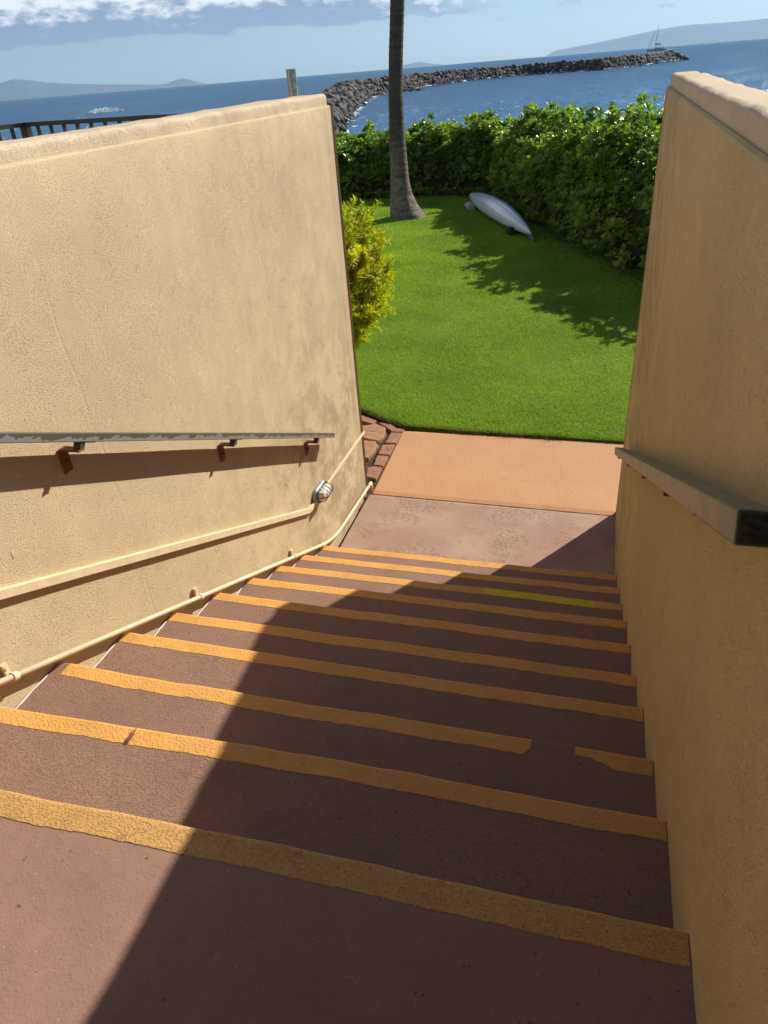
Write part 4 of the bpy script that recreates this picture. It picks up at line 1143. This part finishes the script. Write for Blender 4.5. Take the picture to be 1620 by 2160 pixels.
mb = MB()  # white flecks: sparkle on the water put in as colour, together with foam
for i in range(520):
    s_ = random.uniform(5, TOT); c, t, nn_ = bw_frame(s_); sc_ = random.uniform(.10, .34) * (1 + s_ / 300)
    q = Vector((*(c - nn_ * abs(random.gauss(.45, .35))), ZS + .04)); vs = [q + Vector((random.gauss(0, 1), random.gauss(0, 1), abs(random.gauss(0, .35)))) * sc_ for _ in range(4)]
    mb.add(vs, [(0, 1, 2), (0, 2, 3), (0, 1, 3)])
mb.build('waterline_foam_sparkle', simple('foam_sparkle_white', (.85, .88, .9), .95, 3, .9), kind='stuff', label='white flecks for the sparkle and lapping foam along the foot of the breakwater', cat='foam')

# breaking wave far out to the left
FOAM = simple('sea_foam', (.85, .88, .9), .95, 3, .9, .1, .1, 3)
wc = onz(225, 238, ZS); a = onz(192, 240, ZS); b = onz(258, 234, ZS); V_ = MB()
for i in range(200):
    t_ = random.betavariate(1.6, 2.2); p = a.lerp(b, t_); r = random.uniform(.2, .7) * (1 - .5 * abs(t_ - .4)); q = p + Vector((random.gauss(0, .5), random.gauss(0, 1.2), random.uniform(.1, 1.2) * (1 - abs(t_ - .4))))
    n_ = 7; vs = [q + Vector((random.gauss(0, 1), random.gauss(0, .6), random.gauss(0, .5))) * r * .6 for _ in range(5)]
    V_.add(vs, [(0, 1, 2), (0, 2, 3), (0, 3, 4), (1, 2, 3), (1, 3, 4), (0, 1, 4)])
V_.build('breaking_wave', FOAM, kind='stuff', label='white foam of a small wave breaking out to sea', cat='wave')

# ------------------------------------------------------------------ sailing boat
def boat():
    D = 1250.; d_ = ray(1385, 104); hd = math.hypot(d_[0], d_[1]); c = Vector((d_[0] / hd * D, d_[1] / hd * D, ZS))
    rgt = Vector((d_[1] / hd, -d_[0] / hd, 0))        # to the right as seen from the stair
    fw = -rgt                                          # bow to the left
    fw = (fw + Vector((-d_[0], -d_[1], 0)) * .25).normalized(); sd_ = fw.cross(Vector((0, 0, 1))); U = Vector((0, 0, 1))
    root = empty('catamaran', tuple(c), label='sailing catamaran with bare mast and furled sails motoring beyond the breakwater', cat='sailing boat')
    HM = simple('boat_hull_grey', (.23, .25, .28), .9, .2, .4); CB = simple('cabin_grey', (.30, .31, .33), .9, .2, .4); DK = simple('dark_canvas', (.05, .06, .08), .8, .3, .8); MS = simple('mast_grey', (.14, .15, .17), .8, .2, .4)
    def Pt(f, s, u): return c + fw * f + sd_ * s + U * u
    for sg in (-1, 1):
        rings = []
        for i in range(13):
            t_ = i / 12; f = -11.5 + 24 * t_; w = 1.1 * (1 - max(0, t_ - .55) ** 2 * 4.6) + .02; h = 2.0 + .5 * t_
            rings.append([Pt(f, sg * 4.2 - w, h), Pt(f, sg * 4.2 - w * .8, .5), Pt(f, sg * 4.2, -.4), Pt(f, sg * 4.2 + w * .8, .5), Pt(f, sg * 4.2 + w, h)])
        mb = MB(); mb.loft(rings); mb.build('hull', HM, root)
    mb = MB(); mb.loft([[Pt(f, s, u) for s, u in ((-4.2, 1.3), (4.2, 1.3), (4.2, 2.1), (-4.2, 2.1))] for f in (-9, 5)]); mb.build('bridge_deck', HM, root)
    mb = MB(); mb.loft([[Pt(f, s * w, u) for s, u in ((-1, 2.05), (1, 2.05), (.85, h), (-.85, h))] for f, w, h in ((5.2, 2.4, 2.3), (2.5, 3.2, 3.7), (-3, 3.4, 4.0), (-8, 3.4, 3.9))]); mb.build('cabin', CB, root)
    mb = MB(); mb.loft([[Pt(f, s * 3.2, u) for s, u in ((-1, h), (1, h), (1, h + .25), (-1, h + .25))] for f, h in ((1.5, 5.3), (-9, 5.2))])
    for f, s in ((1, 2.8), (1, -2.8), (-8.5, 2.8), (-8.5, -2.8)): mb.tube([Pt(f, s, 2), Pt(f, s, 5.3)], .12, 6)
    mb.build('hardtop', DK, root)
    mb = MB(); mb.tube([Pt(2.5, 0, 3.5), Pt(1.7, 0, 16), Pt(.6, 0, 31)], [.34, .30, .18], 8)
    mb.rbar(Pt(1.9, -1.8, 17), Pt(1.9, 1.8, 17), .15, .15); mb.build('mast', MS, root)
    mb = MB(); mb.tube([Pt(2.4, 0, 7.6), Pt(-5.5, 0, 7.2)], .25, 8); bo = mb.build('boom', MS, root)
    mb = MB(); mb.tube([Pt(2.2, 0, 9.0), Pt(.8, 0, 8.3), Pt(-5.3, 0, 7.9)], [.7, .6, .45], 8); mb.build('furled_mainsail', DK, bo)
    mb = MB(); mb.tube([Pt(11.5, 0, 2.6), Pt(9.4, 0, 9), Pt(4.0, 0, 25)], [.18, .36, .14], 8); mb.build('furled_jib', MS, root)
    mb = MB()
    for s in (4.2, -4.2): mb.tube([Pt(-3, s, 2.2), Pt(1.0, 0, 28)], .05, 4)
    mb.tube([Pt(4.0, 0, 25), Pt(.6, 0, 30.5)], .06, 4); mb.build('rigging', MS, root)
    mb = MB(); mb.tube([Pt(12.3, -4.2, 2.35), Pt(12.3, 4.2, 2.35)], .15, 6); mb.build('crossbeam', MS, root)
    w = MB()
    for i in range(60):
        q = Pt(-13 - random.uniform(0, 16), random.gauss(0, 3), .15 + random.uniform(0, .35)); vs = [q + Vector((random.gauss(0, 1), random.gauss(0, 1), random.gauss(0, .25))) for _ in range(4)]; w.add(vs, [(0, 1, 2), (0, 2, 3), (0, 1, 3)])
    w.build('wake_foam', FOAM, kind='stuff', label='white wake foam behind the catamaran', cat='wake')


boat()

# ------------------------------------------------------------------ islands
ISLE = simple('island_slopes', (.085, .085, .06), .7, .002, .95, .1)
def island(name, prof, D, depth=1500):
    """prof: (azimuth deg, elevation deg) of the skyline; a ridge with slopes down both sides"""
    az = np.array([p[0] for p in prof]); el = np.array([p[1] for p in prof]); aa = np.linspace(az[0], az[-1], 90); ee = np.interp(aa, az, el)
    rings = []
    for a, e in zip(aa, ee):
        e = max(e + .012 * vn(a * 3.1, 2), .0); h = CAMZ + D * math.tan(R_(e)) if e > 0.004 else -2
        ring = []
        for o, f in ((-1, -.02), (-.8, .10), (-.6, .22), (-.4, .45), (-.2, .75), (0, 1.0), (.3, .7), (.6, .3), (1, -.02)):
            r = D + o * depth * (.25 + min(1, e)); n_ = 1 + (.25 * vn(a * 2.5, o * 3) if 0 < abs(o) < 1 else 0)
            ring.append(Vector((r * math.sin(R_(a)), r * math.cos(R_(a)), -3 + (h + 3) * f * n_)))
        rings.append(ring)
    mb = MB(); mb.loft(rings, close=False, caps=False); mb.build(name, ISLE, smooth=True, kind='structure')


island('hills', [(-46, 1.15), (-43, 1.3), (-40.1, .92), (-39.4, 1.08), (-38.6, 1.0), (-37.5, .78), (-36, .60), (-34, .42), (-32, .28), (-30.6, .16), (-30.0, .20), (-29.5, .34), (-29, .41), (-28.6, .34), (-28.2, .16), (-27.6, .03)], 25000, 2500)
island('far_islet', [(-14.9, 0), (-14.3, .14), (-13.8, .17), (-13.2, .25), (-12.9, .25), (-12.5, .15), (-11.9, .06), (-11.4, 0)], 25000, 1500)
island('island', [(-4.6, 0), (-4.3, .16), (-3.9, .27), (-3, .36), (-1.7, .48), (0, .66), (1.2, .80), (2.2, .92), (3.5, 1.02), (4.4, 1.03), (5.4, 1.0), (7, .98), (8.5, 1.0), (10, .95), (14, .7), (20, .3)], 25000, 2500)

# ------------------------------------------------------------------ haze
mb = MB(); mb.box((0, 0, 420), (60000, 60000, 850))
hz = mb.build('haze', bpy.data.materials.new('sea_haze'), kind='stuff', label='pale sea haze in the air', cat='haze')
hm = hz.data.materials[0]; hm.use_nodes = True; nt = hm.node_tree; nt.nodes.clear()
out = nt.nodes.new('ShaderNodeOutputMaterial'); pv = nt.nodes.new('ShaderNodeVolumePrincipled')
pv.inputs['Color'].default_value = (.42, .68, 1.0, 1); pv.inputs['Density'].default_value = 3.2e-5; pv.inputs['Anisotropy'].default_value = .25
nt.links.new(pv.outputs[0], out.inputs['Volume'])
